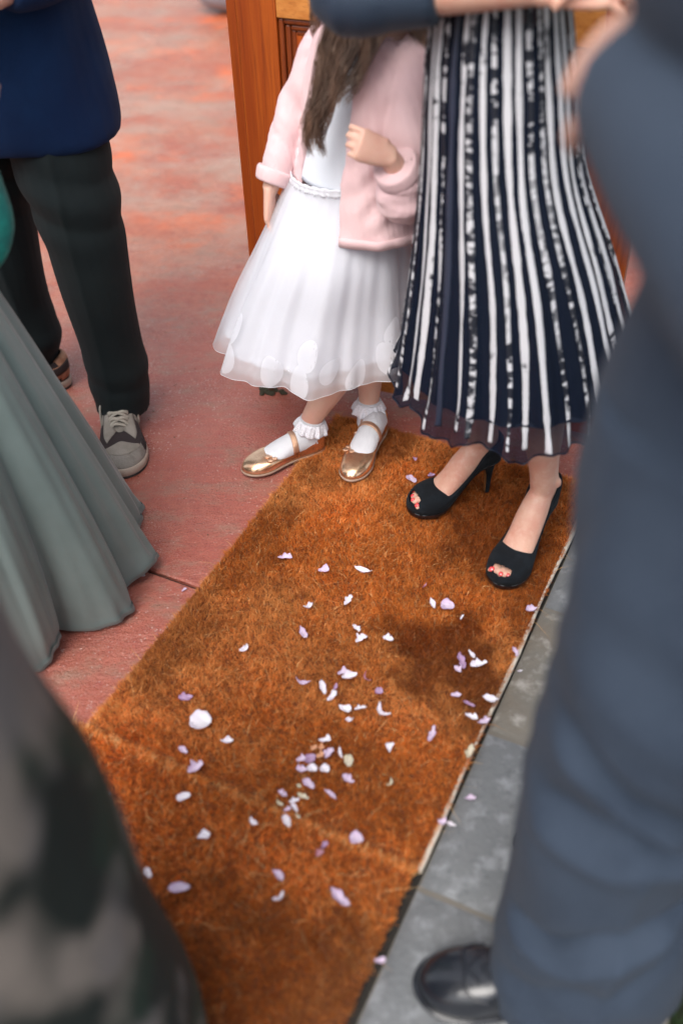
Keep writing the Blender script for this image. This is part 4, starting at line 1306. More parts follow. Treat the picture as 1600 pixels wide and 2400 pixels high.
# ------------------------------------------------------------------ man in navy jumper and trainers
man = empty('person', (-0.66, 2.2, 0), 'man in navy jumper, dark trousers and worn beige trainers on the red floor', 'person')
def man_body(parent, hipL, hipR, kL, kR, aL, aR, hip, sh, hd, f, arms, sc=1.0, skin=None, hands=()):
    R = np.array([f[1], -f[0], 0])
    P = []
    for hp, k, a in ((hipL, kL, aL), (hipR, kR, aR)):
        P.append(tube([(*a, 0.035), (*((np.array(a) + k) / 2), 0.045), (*k, 0.048), (*((np.array(k) + hp) / 2), 0.055), (*hp, 0.06)], 22, 14))
    hip, sh, hd = np.array(hip), np.array(sh), np.array(hd)
    P.append(tube([(*(hip - [0, 0, 0.08]), 0.105, 0.075), (*hip, 0.115, 0.08), (*((hip + sh) / 2), 0.115, 0.08), (*(sh - [0, 0, 0.05]), 0.130, 0.065), (*(sh + [0, 0, 0.01]), 0.065, 0.05), (*(sh + [0, 0, 0.09]), 0.052, 0.052), (*(hd - [0, 0, 0.06]), 0.052, 0.052)], 28, 20, R))
    for s_, e_, w_, hdir, nn, sd2 in arms:
        P.append(tube([(*s_, 0.035), (*e_, 0.036), (*w_, 0.027)], 18, 12))
        P += hand(w_, hdir, nn, 0.185, 0.45, sd2)
    P += head(hd, f)
    return fuse('body', P, skin or m_skin, parent, 0.009, 3)
MF = unit([-0.25, -0.97, 0])
MR = np.array([MF[1], -MF[0], 0])
msh, mhd = np.array([-0.69, 2.22, 1.42]), np.array([-0.70, 2.19, 1.66])
ms_r, ms_l = msh + MR * 0.19 + [0, 0, -0.03], msh - MR * 0.19 + [0, 0, -0.03]
man_body(man, (-0.60, 2.19, 0.80), (-0.79, 2.26, 0.80), (-0.585, 2.13, 0.46), (-0.82, 2.29, 0.46), (-0.570, 2.12, 0.10), (-0.825, 2.285, 0.10), (-0.69, 2.22, 0.86), msh, mhd, MF,
         [(ms_r, ms_r + [-0.08, -0.05, -0.27], ms_r + [0.10, -0.22, -0.33], (0.9, -0.4, 0.1), (0, -0.5, 0.8), 1), (ms_l, ms_l + [0.06, 0.0, -0.28], ms_l + [-0.10, -0.19, -0.34], (-0.9, -0.4, 0.1), (0, -0.5, 0.8), -1)])
hair_cap('hair', mhd, MF, m_dhair, man)
def bunch(zc, w_, amp, fr, sx=0.0):
    return lambda co: amp * np.exp(-((co[:, 2] - zc) / w_) ** 2) * (np.abs(np.sin(co[:, 2] * fr + co[:, 0] * 9 + sx)) ** 1.4 - 0.4)
ff = fold_fn(5, 0.007, k=(10, 10, 6))
def crease(co, no):
    xc = -0.590 + 0.035 * sm(co[:, 2], 0.75, 0.05)
    xc = np.where(co[:, 0] < -0.705, xc - 0.235, xc)
    return 0.007 * np.exp(-np.abs((co[:, 0] - xc) / 0.012)) * (no[:, 1] < -0.2)
b1_, b2_ = bunch(0.15, 0.045, 0.006, 34), bunch(0.60, 0.09, 0.010, 30, 1.0)
fuse('trousers', [
    tube([(-0.690, 2.235, 0.90, 0.165, 0.125), (-0.690, 2.235, 0.76, 0.165, 0.125), (-0.69, 2.235, 0.70, 0.10, 0.09)], 12, 22),
    tube([(-0.615, 2.20, 0.84, 0.115, 0.115), (-0.586, 2.16, 0.60, 0.100, 0.11), (-0.568, 2.14, 0.42, 0.085, 0.10), (-0.555, 2.125, 0.26, 0.073, 0.09), (-0.550, 2.115, 0.155, 0.073, 0.090), (-0.550, 2.108, 0.085, 0.066, 0.090), (-0.552, 2.100, 0.050, 0.062, 0.095)], 44, 24),
    tube([(-0.775, 2.26, 0.84, 0.115, 0.115), (-0.815, 2.29, 0.60, 0.100, 0.11), (-0.825, 2.30, 0.42, 0.092, 0.10), (-0.825, 2.30, 0.26, 0.085, 0.09), (-0.820, 2.295, 0.155, 0.088, 0.09), (-0.826, 2.29, 0.09, 0.072, 0.078), (-0.83, 2.285, 0.05, 0.064, 0.072)], 44, 24)],
    m_trou, man, 0.006, 2, lambda co, no: ff(co, no) + b1_(co) + b2_(co) + crease(co, no))
jf = fold_fn(8, 0.020, k=(13, 13, 5))
fuse('jumper', [
    tube([(-0.685, 2.225, 0.715, 0.222, 0.160), (-0.685, 2.225, 0.76, 0.226, 0.166), (-0.688, 2.222, 0.95, 0.212, 0.155), (-0.69, 2.22, 1.15, 0.205, 0.15), (*(msh - [0, 0, 0.05]), 0.205, 0.13), (*(msh + [0, 0, 0.04]), 0.09, 0.075)], 36, 30, MR),
    tube([(*ms_r, 0.075), (*(ms_r + [-0.08, -0.05, -0.27]), 0.062), (*(ms_r + [0.08, -0.20, -0.32]), 0.045)], 20, 18),
    tube([(*ms_l, 0.075), (*(ms_l + [0.06, 0, -0.28]), 0.062), (*(ms_l + [-0.08, -0.17, -0.33]), 0.045)], 20, 18)], m_navy, man, 0.008, 3, jf)

def trainer(heel, toe, inner, main):
    W = 0.116
    out = outl(W, FOOT, 0.020)
    topl = []
    for x, y in FOOT:
        if x <= 0.05: topl.append((max(x, 0) + 0.03, y * W * 0.72, 0.098))
        elif x < 0.2: topl.append((x + 0.02, y * W * 0.70, 0.086))
        elif x < 0.42: topl.append((x, y * W * 0.52, 0.092))
        elif x < 0.57: topl.append((x * 0.98, y * W * 0.36, 0.086))
        elif x < 0.70: topl.append((0.58 + (x - 0.63) * 0.4, y * W * 0.25, 0.074))
        elif x < 0.82: topl.append((0.635, y * W * 0.20, 0.066))
        elif x < 0.92: topl.append((0.655, y * W * 0.16, 0.0635))
        else: topl.append((0.662, y * W * 0.10, 0.063))
    s = Shoe(heel, toe, 0.0, out, topl, 0, inner, prof=0.60)
    up_ = s.upper('trainer', m_trdark, man, thick=0.004, bulge=0.16)
    s.band('midsole', m_midsole, up_, 0.007, 0.030, 0.004)
    s.band('outsole', m_rubber, up_, 0.0, 0.0075, 0.0035)
    # overlays
    s.patch('toe_cap', m_trgrey, up_, 26, 46, 0.02, 0.42, 0.0022, 30, 8, 0.16)
    s.patch('toe_box', m_trainer, up_, 27.5, 44.5, 0, 1, 0.0028, 30, 10, 0.16, fn=lambda I, T: 0.40 + (0.76 - 0.30 * np.abs((I - 36) / 8.5) ** 2 - 0.40) * T)
    for a, b in ((3, 18), (54, 69)):
        s.patch('side_panel', m_trainer if main else m_trtan, up_, a, b, 0.10, 0.55, 0.0022, 20, 7, 0.16)
    for a, b in ((16, 27), (45, 56)):
        s.patch('eyestay', m_trainer, up_, a, b, 0.62, 1.0, 0.0024, 16, 6, 0.16)
    s.patch('heel_counter', m_trgrey if main else m_trtan, up_, -7, 7, 0.05, 0.98, 0.003, 20, 8, 0.16)
    s.patch('heel_stripe', m_trdark, up_, 60, 69, 0.2, 0.5, 0.0045, 12, 5, 0.16)
    s.patch('heel_stripe', m_trdark, up_, 3, 12, 0.2, 0.5, 0.0045, 12, 5, 0.16)
    s.patch('side_stripe', m_trdark, up_, 25.5, 26.6, 0.16, 0.42, 0.0032, 4, 5, 0.16)
    s.patch('side_stripe', m_trdark, up_, 24.0, 25.0, 0.16, 0.42, 0.0032, 4, 5, 0.16)
    # tongue
    P = [tuple(s.w(np.array([s.L * x, 0, z]))) + (a, b) for x, z, a, b in ((0.27, 0.118, 0.026, 0.006), (0.36, 0.103, 0.027, 0.007), (0.48, 0.087, 0.025, 0.007), (0.60, 0.070, 0.020, 0.006), (0.66, 0.060, 0.014, 0.004))]
    mk('tongue', *tube(P, 18, 14, s.l), m_trainer, up_)
    # laces
    Lc = []
    for k in range(5):
        x = 0.40 + k * 0.052
        z = 0.113 - (x - 0.40) * 0.16
        hw = 0.021 - k * 0.0012
        for sg in ((1, -1) if k < 4 else (1,)):
            dx = 0.045 if k < 4 else 0.0
            pts = [(s.L * x, -sg * hw * 1.25, z - 0.010), (s.L * (x + dx * 0.3), -sg * hw * 0.6, z), (s.L * (x + dx * 0.7), sg * hw * 0.6, z - 0.005), (s.L * (x + dx), sg * hw * 1.25, z - 0.016)]
            Lc.append(tube([tuple(s.w(np.array(p))) + (0.0062, 0.0030) for p in pts], 12, 8, s.f))
    for sg in (1, -1):   # bow loops and ends falling to the sides
        for L_, dd in ((0.05, 0.0), (0.035, 0.03)):
            pts = [(s.L * 0.40, 0, 0.110), (s.L * (0.40 - dd), sg * 0.022, 0.113), (s.L * (0.42 - dd), sg * 0.042, 0.096), (s.L * (0.47 - dd), sg * (0.046 + 0.004 * L_), 0.062 - L_ * 0.3)]
            Lc.append(tube([tuple(s.w(np.array(p))) + (0.0060, 0.0030) for p in pts], 14, 8, s.f))
    mk('laces', *join(Lc), m_lace, up_)
trainer((-0.572, 2.165, 0), (-0.523, 1.868, 0), 1, True)
trainer((-0.735, 2.295, 0), (-0.975, 2.150, 0), -1, False)

# ------------------------------------------------------------------ woman in the long sage gown
gown_p = empty('person', (-0.86, 1.5, 0), 'woman in floor length sage green gown at the left edge', 'person')
gc = (-0.862, 1.50)
def gown_fn(t, q):
    k = sm(q, 0.05, 1.0)
    ph = 15 * t - 15 * math.radians(8) + 0.5 * np.sin(3 * t)
    sh = 1 - 0.24 * sm(-((t + math.pi) % (2 * math.pi) - math.pi), -0.22, 0.75) * sm(q, 0.35, 1.0)
    return sh * (1 + k * (0.105 * (np.abs(np.cos(ph / 2)) ** 0.8 * 2 - 1.1) + 0.03 * np.cos(7 * t + 1) + 0.010 * np.sin(49 * t + 5 * q + 2 * np.sin(5 * t)) + 0.006 * np.sin(83 * t - 6 * q)) + 0.008 * np.sin(40 * t + 3 * q))
GC = [(gc[0], gc[1], 1.08, 0.135, 0.115), (gc[0], gc[1], 0.98, 0.165, 0.14), (gc[0], gc[1], 0.70, 0.262, 0.245), (gc[0], gc[1], 0.35, 0.352, 0.345), (gc[0], gc[1], 0.10, 0.408, 0.400), (gc[0], gc[1], 0.016, 0.425, 0.415)]
gw = axis_loft(GC, 56, 420, gown_fn)
tg = np.linspace(0, 2 * math.pi, 420, endpoint=False)
lo = sm(np.linspace(0, 1, 56), 0.80, 1.0)[:, None]
gw[..., 2] += lo * (0.010 * np.sin(11 * tg + 1) + 0.008 * np.sin(19 * tg))
gw[..., 2] = np.maximum(gw[..., 2], 0.003)
mk('gown', gw.reshape(-1, 3), gridf(56, 420), m_gown, gown_p, thick=0.0015)
# turned hem, facing slightly lighter side out
c_ = gw[-1].mean(0)
rd = (gw[-1] - c_) * [1, 1, 0]
rd /= np.linalg.norm(rd, axis=1)[:, None]
hemg = [gw[-1], gw[-1] + rd * 0.004 + [0, 0, 0.001], gw[-3] + rd * 0.0035]
mk('gown_hem', np.asarray(hemg).reshape(-1, 3), gridf(3, 420), m_gown, gown_p)
gsh, ghd = np.array([-0.862, 1.50, 1.42]), np.array([-0.845, 1.50, 1.65])
gF = unit([0.8, -0.6, 0])
gR = np.array([gF[1], -gF[0], 0])
grs, gls = gsh + gR * 0.165 + [0, 0, -0.03], gsh - gR * 0.165 + [0, 0, -0.03]
man_body(gown_p, (-0.80, 1.50, 0.85), (-0.92, 1.50, 0.85), (-0.79, 1.50, 0.48), (-0.93, 1.5, 0.48), (-0.79, 1.5, 0.09), (-0.93, 1.5, 0.09), (-0.862, 1.5, 0.93), gsh - [0, 0, 0.0], ghd, gF,
         [(grs, grs + [-0.05, -0.03, -0.28], grs + [0.10, -0.12, -0.38], (0.7, -0.3, 0.4), (0.2, -0.6, 0.6), 1), (gls, gls + [0.04, 0.06, -0.28], gls + [0.14, -0.06, -0.36], (0.7, -0.4, 0.3), (0.2, -0.4, 0.8), -1)])
mk('gown_bodice', *tube([(gc[0], gc[1], 1.06, 0.150, 0.128), (gc[0], gc[1], 1.2, 0.158, 0.126), (*(gsh - [0, 0, 0.08]), 0.172, 0.112), (*(gsh + [0, 0, -0.02]), 0.165, 0.10)], 18, 36, gR, cap=False), m_gown, gown_p, thick=0.003)
hair_cap('hair', ghd, gF, m_dhair, gown_p, 1.05)
# teal wrap over her arm, its end hanging beside the gown
sf = fold_fn(31, 0.014, k=(26, 26, 18))
fuse('wrap', [tube([(-0.80, 1.52, 1.12, 0.045, 0.05), (-0.715, 1.57, 1.02, 0.065, 0.055), (-0.645, 1.595, 0.92, 0.075, 0.05), (-0.618, 1.60, 0.84, 0.074, 0.045), (-0.610, 1.60, 0.765, 0.062, 0.035), (-0.632, 1.60, 0.715, 0.034, 0.02)], 30, 22),
              tube([(-0.79, 1.52, 1.12, 0.05, 0.05), (-0.86, 1.42, 1.26, 0.08, 0.05), (-0.98, 1.45, 1.30, 0.07, 0.05)], 16, 18)], m_teal, gown_p, 0.006, 3, sf)

# ------------------------------------------------------------------ guest in patterned coat, close at the left
def mat_floral():
    m = M('blotched_print', (0.24, 0.205, 0.18), 0.75, bump=(400, 0.2, 2))
    n, l = m.node_tree.nodes, m.node_tree.links
    p = n['Principled BSDF']
    tc = n.new('ShaderNodeTexCoord')
    def lay(scale, lo, hi, st):
        mp = n.new('ShaderNodeMapping')
        mp.inputs['Scale'].default_value = st
        mp.inputs['Location'].default_value = (0.37, 0.21, 0.33)
        l.new(tc.outputs['Object'], mp.inputs[0])
        t = n.new('ShaderNodeTexNoise')
        t.inputs['Scale'].default_value = scale
        t.inputs['Detail'].default_value = 1.5
        l.new(mp.outputs[0], t.inputs['Vector'])
        r = n.new('ShaderNodeMapRange')
        r.inputs[1].default_value = lo
        r.inputs[2].default_value = hi
        l.new(t.outputs[0], r.inputs[0])
        return r.outputs[0]
    def mix(f, a, b):
        x = n.new('ShaderNodeMix')
        x.data_type = 'RGBA'
        l.new(f, x.inputs[0])
        for s_, i in ((a, 6), (b, 7)):
            if isinstance(s_, tuple): x.inputs[i].default_value = (*s_, 1)
            else: l.new(s_, x.inputs[i])
        return x.outputs[2]
    # large dark sprays cover the lower part of the coat, fewer towards the shoulder
    sep = n.new('ShaderNodeSeparateXYZ')
    l.new(tc.outputs['Object'], sep.inputs[0])
    r = n.new('ShaderNodeMapRange')
    r.inputs[1].default_value = 0.92
    r.inputs[2].default_value = 0.83
    r.inputs[3].default_value = -0.22
    r.inputs[4].default_value = 0.0
    l.new(sep.outputs['Z'], r.inputs[0])
    nz = lay(9.5, 0, 1, (1, 1, 0.7))
    ad = n.new('ShaderNodeMath')
    l.new(nz, ad.inputs[0])
    l.new(r.outputs[0], ad.inputs[1])
    r2 = n.new('ShaderNodeMapRange')
    r2.inputs[1].default_value = 0.34
    r2.inputs[2].default_value = 0.45
    l.new(ad.outputs[0], r2.inputs[0])
    dark = mix(lay(6, 0.5, 0.56, ID), (0.003, 0.008, 0.006), (0.006, 0.022, 0.013))
    pale = mix(lay(11, 0.5, 0.62, ID), (0.185, 0.155, 0.135), (0.150, 0.132, 0.128))
    l.new(mix(r2.outputs[0], pale, dark), p.inputs['Base Color'])
    return m
m_print = mat_floral()
guest = empty('person', (-0.43, 0.5, 0), 'blurred guest in taupe and dark green printed coat, lower left foreground', 'person')
gx, gy = -0.428, 0.47
qsh, qhd = np.array([gx - 0.06, gy, 1.40]), np.array([gx - 0.08, gy, 1.64])
qF = unit([0.3, 0.95, 0])
qR = np.array([qF[1], -qF[0], 0])
qrs, qls = qsh + qR * 0.16 + [0, 0, -0.03], qsh - qR * 0.16 + [0, 0, -0.03]
man_body(guest, (gx - 0.02, gy + 0.05, 0.82), (gx + 0.02, gy - 0.06, 0.82), (gx - 0.02, gy + 0.06, 0.46), (gx + 0.03, gy - 0.06, 0.46), (gx, gy + 0.07, 0.09), (gx + 0.03, gy - 0.07, 0.09), (gx, gy, 0.92), qsh, qhd, qF,
         [(qrs, qrs + [0.03, 0.0, -0.28], qrs + [-0.02, 0.16, -0.36], (-0.4, 0.9, 0.1), (0.3, 0.2, 0.9), 1), (qls, qls + [-0.05, 0.0, -0.28], qls + [0.02, 0.15, -0.36], (0.3, 0.9, 0.1), (0.3, 0.2, 0.9), -1)])
hair_cap('hair', qhd, qF, m_dhair, guest)
cf = fold_fn(44, 0.012, k=(12, 12, 6))
fuse('coat', [tube([(gx + 0.005, gy, 0.10, 0.235, 0.225), (gx, gy, 0.42, 0.222, 0.21), (gx - 0.002, gy, 0.72, 0.205, 0.19), (gx - 0.005, gy, 0.92, 0.192, 0.175), (gx - 0.014, gy, 1.06, 0.188, 0.165), (gx - 0.05, gy, 1.20, 0.185, 0.150), (*(qsh - [0, 0, 0.05]), 0.185, 0.11), (*(qsh + [0, 0, 0.03]), 0.08, 0.065)], 40, 30),
              tube([(*qrs, 0.07), (*(qrs + [0.03, 0, -0.28]), 0.062), (*(qrs + [-0.02, 0.13, -0.35]), 0.05)], 18, 16),
              tube([(*qls, 0.07), (*(qls + [-0.05, 0, -0.28]), 0.062), (*(qls + [0.01, 0.12, -0.35]), 0.05)], 18, 16)], m_print, guest, 0.008, 4, cf)
# lower dark trouser legs under the coat
fuse('trousers', [tube([(gx + 0.0, gy + 0.07, 0.75, 0.10, 0.09), (gx + 0.0, gy + 0.07, 0.4, 0.095, 0.085), (gx + 0.0, gy + 0.08, 0.03, 0.10, 0.09)], 20, 18),
                  tube([(gx + 0.02, gy - 0.07, 0.75, 0.10, 0.09), (gx + 0.02, gy - 0.07, 0.4, 0.095, 0.085), (gx + 0.03, gy - 0.07, 0.03, 0.10, 0.09)], 20, 18)], m_trou, guest, 0.009, 3)

# ------------------------------------------------------------------ man in blue-grey suit, close at the right
suit = empty('person', (0.36, 0.68, 0), 'blurred man in blue grey suit and black leather shoes, right foreground', 'person')
SF = unit([-1, 0.12, 0])
SR = np.array([SF[1], -SF[0], 0])
lx, ly = 0.300, 0.635
ssh, shd = np.array([0.335, 0.72, 1.46]), np.array([0.335, 0.725, 1.70])
srs, sls = ssh + SR * 0.19 + [0, 0, -0.03], ssh - SR * 0.19 + [0, 0, -0.03]
sE, sW = np.array([0.285, 0.480, 1.235]), np.array([0.234, 0.790, 1.282])
man_body(suit, (lx + 0.06, ly + 0.02, 0.84), (lx + 0.13, ly + 0.19, 0.84), (lx + 0.02, ly, 0.48), (lx + 0.15, ly + 0.20, 0.48), (lx + 0.03, ly, 0.10), (lx + 0.16, ly + 0.2, 0.10), (0.395, 0.73, 0.94), ssh, shd, SF,
         [(sls, sE, sW, (-0.10, 0.95, -0.12), (-0.75, -0.1, 0.6), 1), (srs, srs + [0.10, 0.06, -0.28], srs + [0.04, -0.02, -0.48], (0.1, -0.2, -0.97), (-0.3, 0.9, 0.0), -1)])
hair_cap('hair', shd, SF, m_dhair, suit)
def sfold(co, no):
    d = 0.004 * np.sin(co @ np.array([14, 10, 5.0])) + 0.0025 * (np.abs(np.sin(co @ np.array([30, 12, 26.0]) + 2 * np.sin(co[:, 2] * 9))) ** 2) + 0.003 * np.sin(co @ np.array([22, -18, 16.0]))
    for zc, w_, a, tl in ((0.74, 0.07, 0.008, 0.5), (0.82, 0.03, -0.006, 0.5), (0.655, 0.022, -0.026, 0.55), (0.615, 0.016, 0.016, 0.55), (0.565, 0.024, -0.030, 0.25), (0.52, 0.018, 0.014, 0.3), (0.335, 0.020, -0.030, -0.30), (0.295, 0.018, 0.014, -0.30), (0.20, 0.03, -0.010, -0.8), (0.10, 0.05, 0.006, -0.4)):
        z_ = co[:, 2] + tl * (co[:, 0] - lx) + 0.018 * np.sin(co[:, 0] * 22 + zc * 30) + 0.005 * np.sin(co[:, 0] * 70 + zc * 50)
        d = d + a * np.exp(-((z_ - zc) / w_) ** 2) * sm(-no[:, 1], 0.02, 0.75)
    d = d + 0.006 * np.exp(-((co[:, 0] - lx - 0.02) / 0.012) ** 2) * (no[:, 1] < 0) * (co[:, 2] < 0.5)
    return d
fuse('trousers', [
    tube([(0.36, 0.72, 1.02, 0.12, 0.15), (0.37, 0.72, 0.88, 0.14, 0.16), (0.39, 0.72, 0.80, 0.12, 0.14)], 10, 22),
    tube([(lx + 0.095, ly + 0.05, 1.04, 0.125, 0.115), (lx + 0.048, ly + 0.02, 0.86, 0.122, 0.112), (lx + 0.022, ly, 0.62, 0.118, 0.105), (lx + 0.010, ly, 0.46, 0.112, 0.100), (lx + 0.020, ly, 0.28, 0.124, 0.104), (lx + 0.034, ly, 0.12, 0.136, 0.110), (lx + 0.040, ly, 0.035, 0.140, 0.112)], 60, 30),
    tube([(lx + 0.14, ly + 0.19, 0.98, 0.12, 0.115), (lx + 0.16, ly + 0.20, 0.5, 0.108, 0.1), (lx + 0.17, ly + 0.20, 0.03, 0.115, 0.1)], 30, 24)], m_suit, suit, 0.008, 4, sfold)
jf2 = fold_fn(61, 0.008, k=(8, 8, 10))
fuse('jacket', [
    tube([(0.400, 0.735, 0.86, 0.150, 0.185), (0.395, 0.735, 0.98, 0.148, 0.175), (0.398, 0.730, 1.11, 0.128, 0.160), (0.380, 0.72, 1.235, 0.135, 0.180), (0.360, 0.72, 1.36, 0.140, 0.185), (*(ssh - [0, 0, 0.03]), 0.135, 0.20), (*(ssh + [0, 0, 0.05]), 0.07, 0.09)], 40, 32),
    tube([(*sls, 0.080), (*(sls * 0.5 + sE * 0.5), 0.074), (*sE, 0.072), (*(sE * 0.5 + sW * 0.5), 0.068), (*(sW + (sE - sW) * 0.06), 0.054)], 30, 22),
    tube([(*srs, 0.085), (*(srs + [0.10, 0.06, -0.28]), 0.075), (*(srs + [0.05, -0.01, -0.45]), 0.060)], 24, 20)], m_suit, suit, 0.008, 4, jf2)
def dress_shoe(heel, toe, inner):
    W = 0.104
    out = outl(W, FOOT, 0.012)
    topl = []
    for x, y in FOOT:
        if x <= 0.05: topl.append((max(x, 0) + 0.03, y * W * 0.70, 0.085))
        elif x < 0.2: topl.append((x + 0.02, y * W * 0.68, 0.075))
        elif x < 0.42: topl.append((x, y * W * 0.50, 0.080))
        elif x < 0.57: topl.append((x * 0.96, y * W * 0.30, 0.078))
        else: topl.append((0.52 + 0.02 * (x - 0.6), y * W * 0.12, 0.077))
    s = Shoe(heel, toe, 0.003, out, topl, 0, inner, prof=0.62)
    up_ = s.upper('shoe', m_black, suit, thick=0.003, bulge=0.12)
    s.band('welt', m_black, up_, 0.008, 0.0135, 0.0065)
    s.band('sole', m_rubber, up_, -0.0025, 0.008, 0.004)
    # apron seam and creases across the vamp
    def cord(i, t, r, nm):
        P = s.w(s.surf(np.asarray(i, float), np.asarray(t, float), 0.0015, 0.12))
        mk(nm, *tube([(*p, r) for p in P], 40, 8, (0, 0, 1)), m_black, up_)
    q = np.linspace(0, 1, 24)
    cord(22 + 28 * q, 0.50 + 0.10 * np.cos((q - 0.5) * math.pi * 2), 0.0028, 'apron_seam')
    for tt in (0.66, 0.78, 0.88):
        cord(29 + 14 * q, tt + 0.02 * np.sin(q * 9), 0.0024, 'crease')
dress_shoe((0.385, 0.610, 0), (0.092, 0.640, 0), 1)
dress_shoe((0.56, 0.845, 0), (0.275, 0.86, 0), -1)

# ------------------------------------------------------------------ grey bundle far behind the door
bg = empty('bag', (-0.48, 5.72, 0), 'rounded grey fabric bag on the floor far behind the door edge', 'bag')
bf = fold_fn(71, 0.015, k=(14, 14, 20))
fuse('bag_body', [ell((-0.46, 5.74, 0.17), (0.25, 0.19, 0.175), 20, 28)], M('grey_canvas', (0.26, 0.28, 0.32), 0.8, bump=(200, 0.4, 3)), bg, 0.012, 2, bf)
mk('bag_strap', *tube([(-0.63, 5.66, 0.16, 0.016, 0.006), (-0.50, 5.595, 0.12, 0.016, 0.006), (-0.36, 5.60, 0.13, 0.016, 0.006), (-0.25, 5.66, 0.18, 0.016, 0.006)], 22, 10, (0, 0, 1)), M('dark_strap', (0.03, 0.03, 0.028), 0.7), bg)

# ------------------------------------------------------------------ flower petals
PAL = {'white': ((0.90, 0.88, 0.92), (0.80, 0.71, 0.82)), 'lilac': ((0.78, 0.67, 0.80), (0.60, 0.42, 0.62)), 'mauve': ((0.56, 0.39, 0.57), (0.40, 0.22, 0.41)),
       'cream': ((0.74, 0.68, 0.56), (0.62, 0.54, 0.36)), 'pink': ((0.62, 0.36, 0.42), (0.42, 0.10, 0.18)), 'peach': ((0.78, 0.45, 0.28), (0.72, 0.34, 0.18))}
def petal(x, y, z, ln, wd, ang, colr, shape, label, seed, grp='petals strewn on the mats', parent_z=None):
    r = np.random.default_rng(seed)
    n, m = 9, 9
    V, col = [], []
    c1, c2 = np.array(PAL[colr][0]), np.array(PAL[colr][1])
    cup = {'oval': 0.42, 'sliver': 1.0, 'torn': 0.8, 'fan': 0.6, 'curl': 1.6}[shape] * r.uniform(0.8, 1.25)
    tw = r.uniform(-0.5, 0.5)
    bow = r.uniform(-0.25, 0.25) * (0.2 if shape == 'oval' else 1) + (0.8 if shape == 'curl' else 0)
    for i in range(n):
        u = i / (n - 1)
        if shape == 'oval': hw = math.sin(math.pi * (0.04 + 0.92 * u) ** 0.85) ** 0.62
        elif shape == 'fan': hw = 0.18 + 0.82 * math.sin(math.pi * 0.5 * min(1, u * 1.25)) if u < 0.85 else 0.86 - 2.2 * (u - 0.85)
        else: hw = math.sin(math.pi * (0.06 + 0.88 * u)) ** 0.8
        for j in range(m):
            v = 2 * j / (m - 1) - 1
            e = hw
            if shape == 'torn': e *= 1 - 0.5 * max(0, math.sin(u * 15 + seed + v * 3))
            e *= 1 + (0.05 if shape == 'oval' else 0.22) * math.sin(u * 5.3 + seed * 1.7 + (2 if v > 0 else 0)) + 0.08 * math.sin(u * 13 + seed * 2.3 + v)
            lx_, ly_ = (u - 0.5) * ln * (1 - (0.03 if shape == 'oval' else 0.10) * v * math.sin(seed)), v * wd * 0.5 * e
            ly_ += bow * ln * 0.35 * (4 * (u - 0.5) ** 2 - 0.5)
            lz = cup * wd * 0.5 * (v * e) ** 2 + 0.18 * cup * ln * (2 * u - 1) ** 2 + tw * v * wd * 0.2 * (u - 0.5) + 0.0012 * math.sin(9 * u + 5 * v + seed)
            V.append((lx_ * math.cos(ang) - ly_ * math.sin(ang), lx_ * math.sin(ang) + ly_ * math.cos(ang), lz))
            k = min(1, abs(v) ** 2 * 0.7 + 0.5 * (1 - u) ** 2 + 0.15 * math.sin(v * 12 + seed))
            col.append(c1 * (1 - max(0, k)) + c2 * max(0, k))
    V = np.array(V)
    V[:, 2] -= np.percentile(V[:, 2], 5)
    me = bpy.data.meshes.new('petal')
    me.from_pydata(V.tolist(), [], gridf(n, m, False))
    me.polygons.foreach_set('use_smooth', [True] * len(me.polygons))
    at = me.color_attributes.new('tone', 'FLOAT_COLOR', 'POINT')
    at.data.foreach_set('color', np.hstack([np.array(col), np.ones((n * m, 1))]).astype(np.float32).ravel())
    me.materials.append(m_petal)
    o = bpy.data.objects.new('petal', me)
    C.objects.link(o)
    o.location = (x, y, z)
    md = o.modifiers.new('solid', 'SOLIDIFY')
    md.thickness = 0.0003
    return tag(o, label, 'petal', grp)
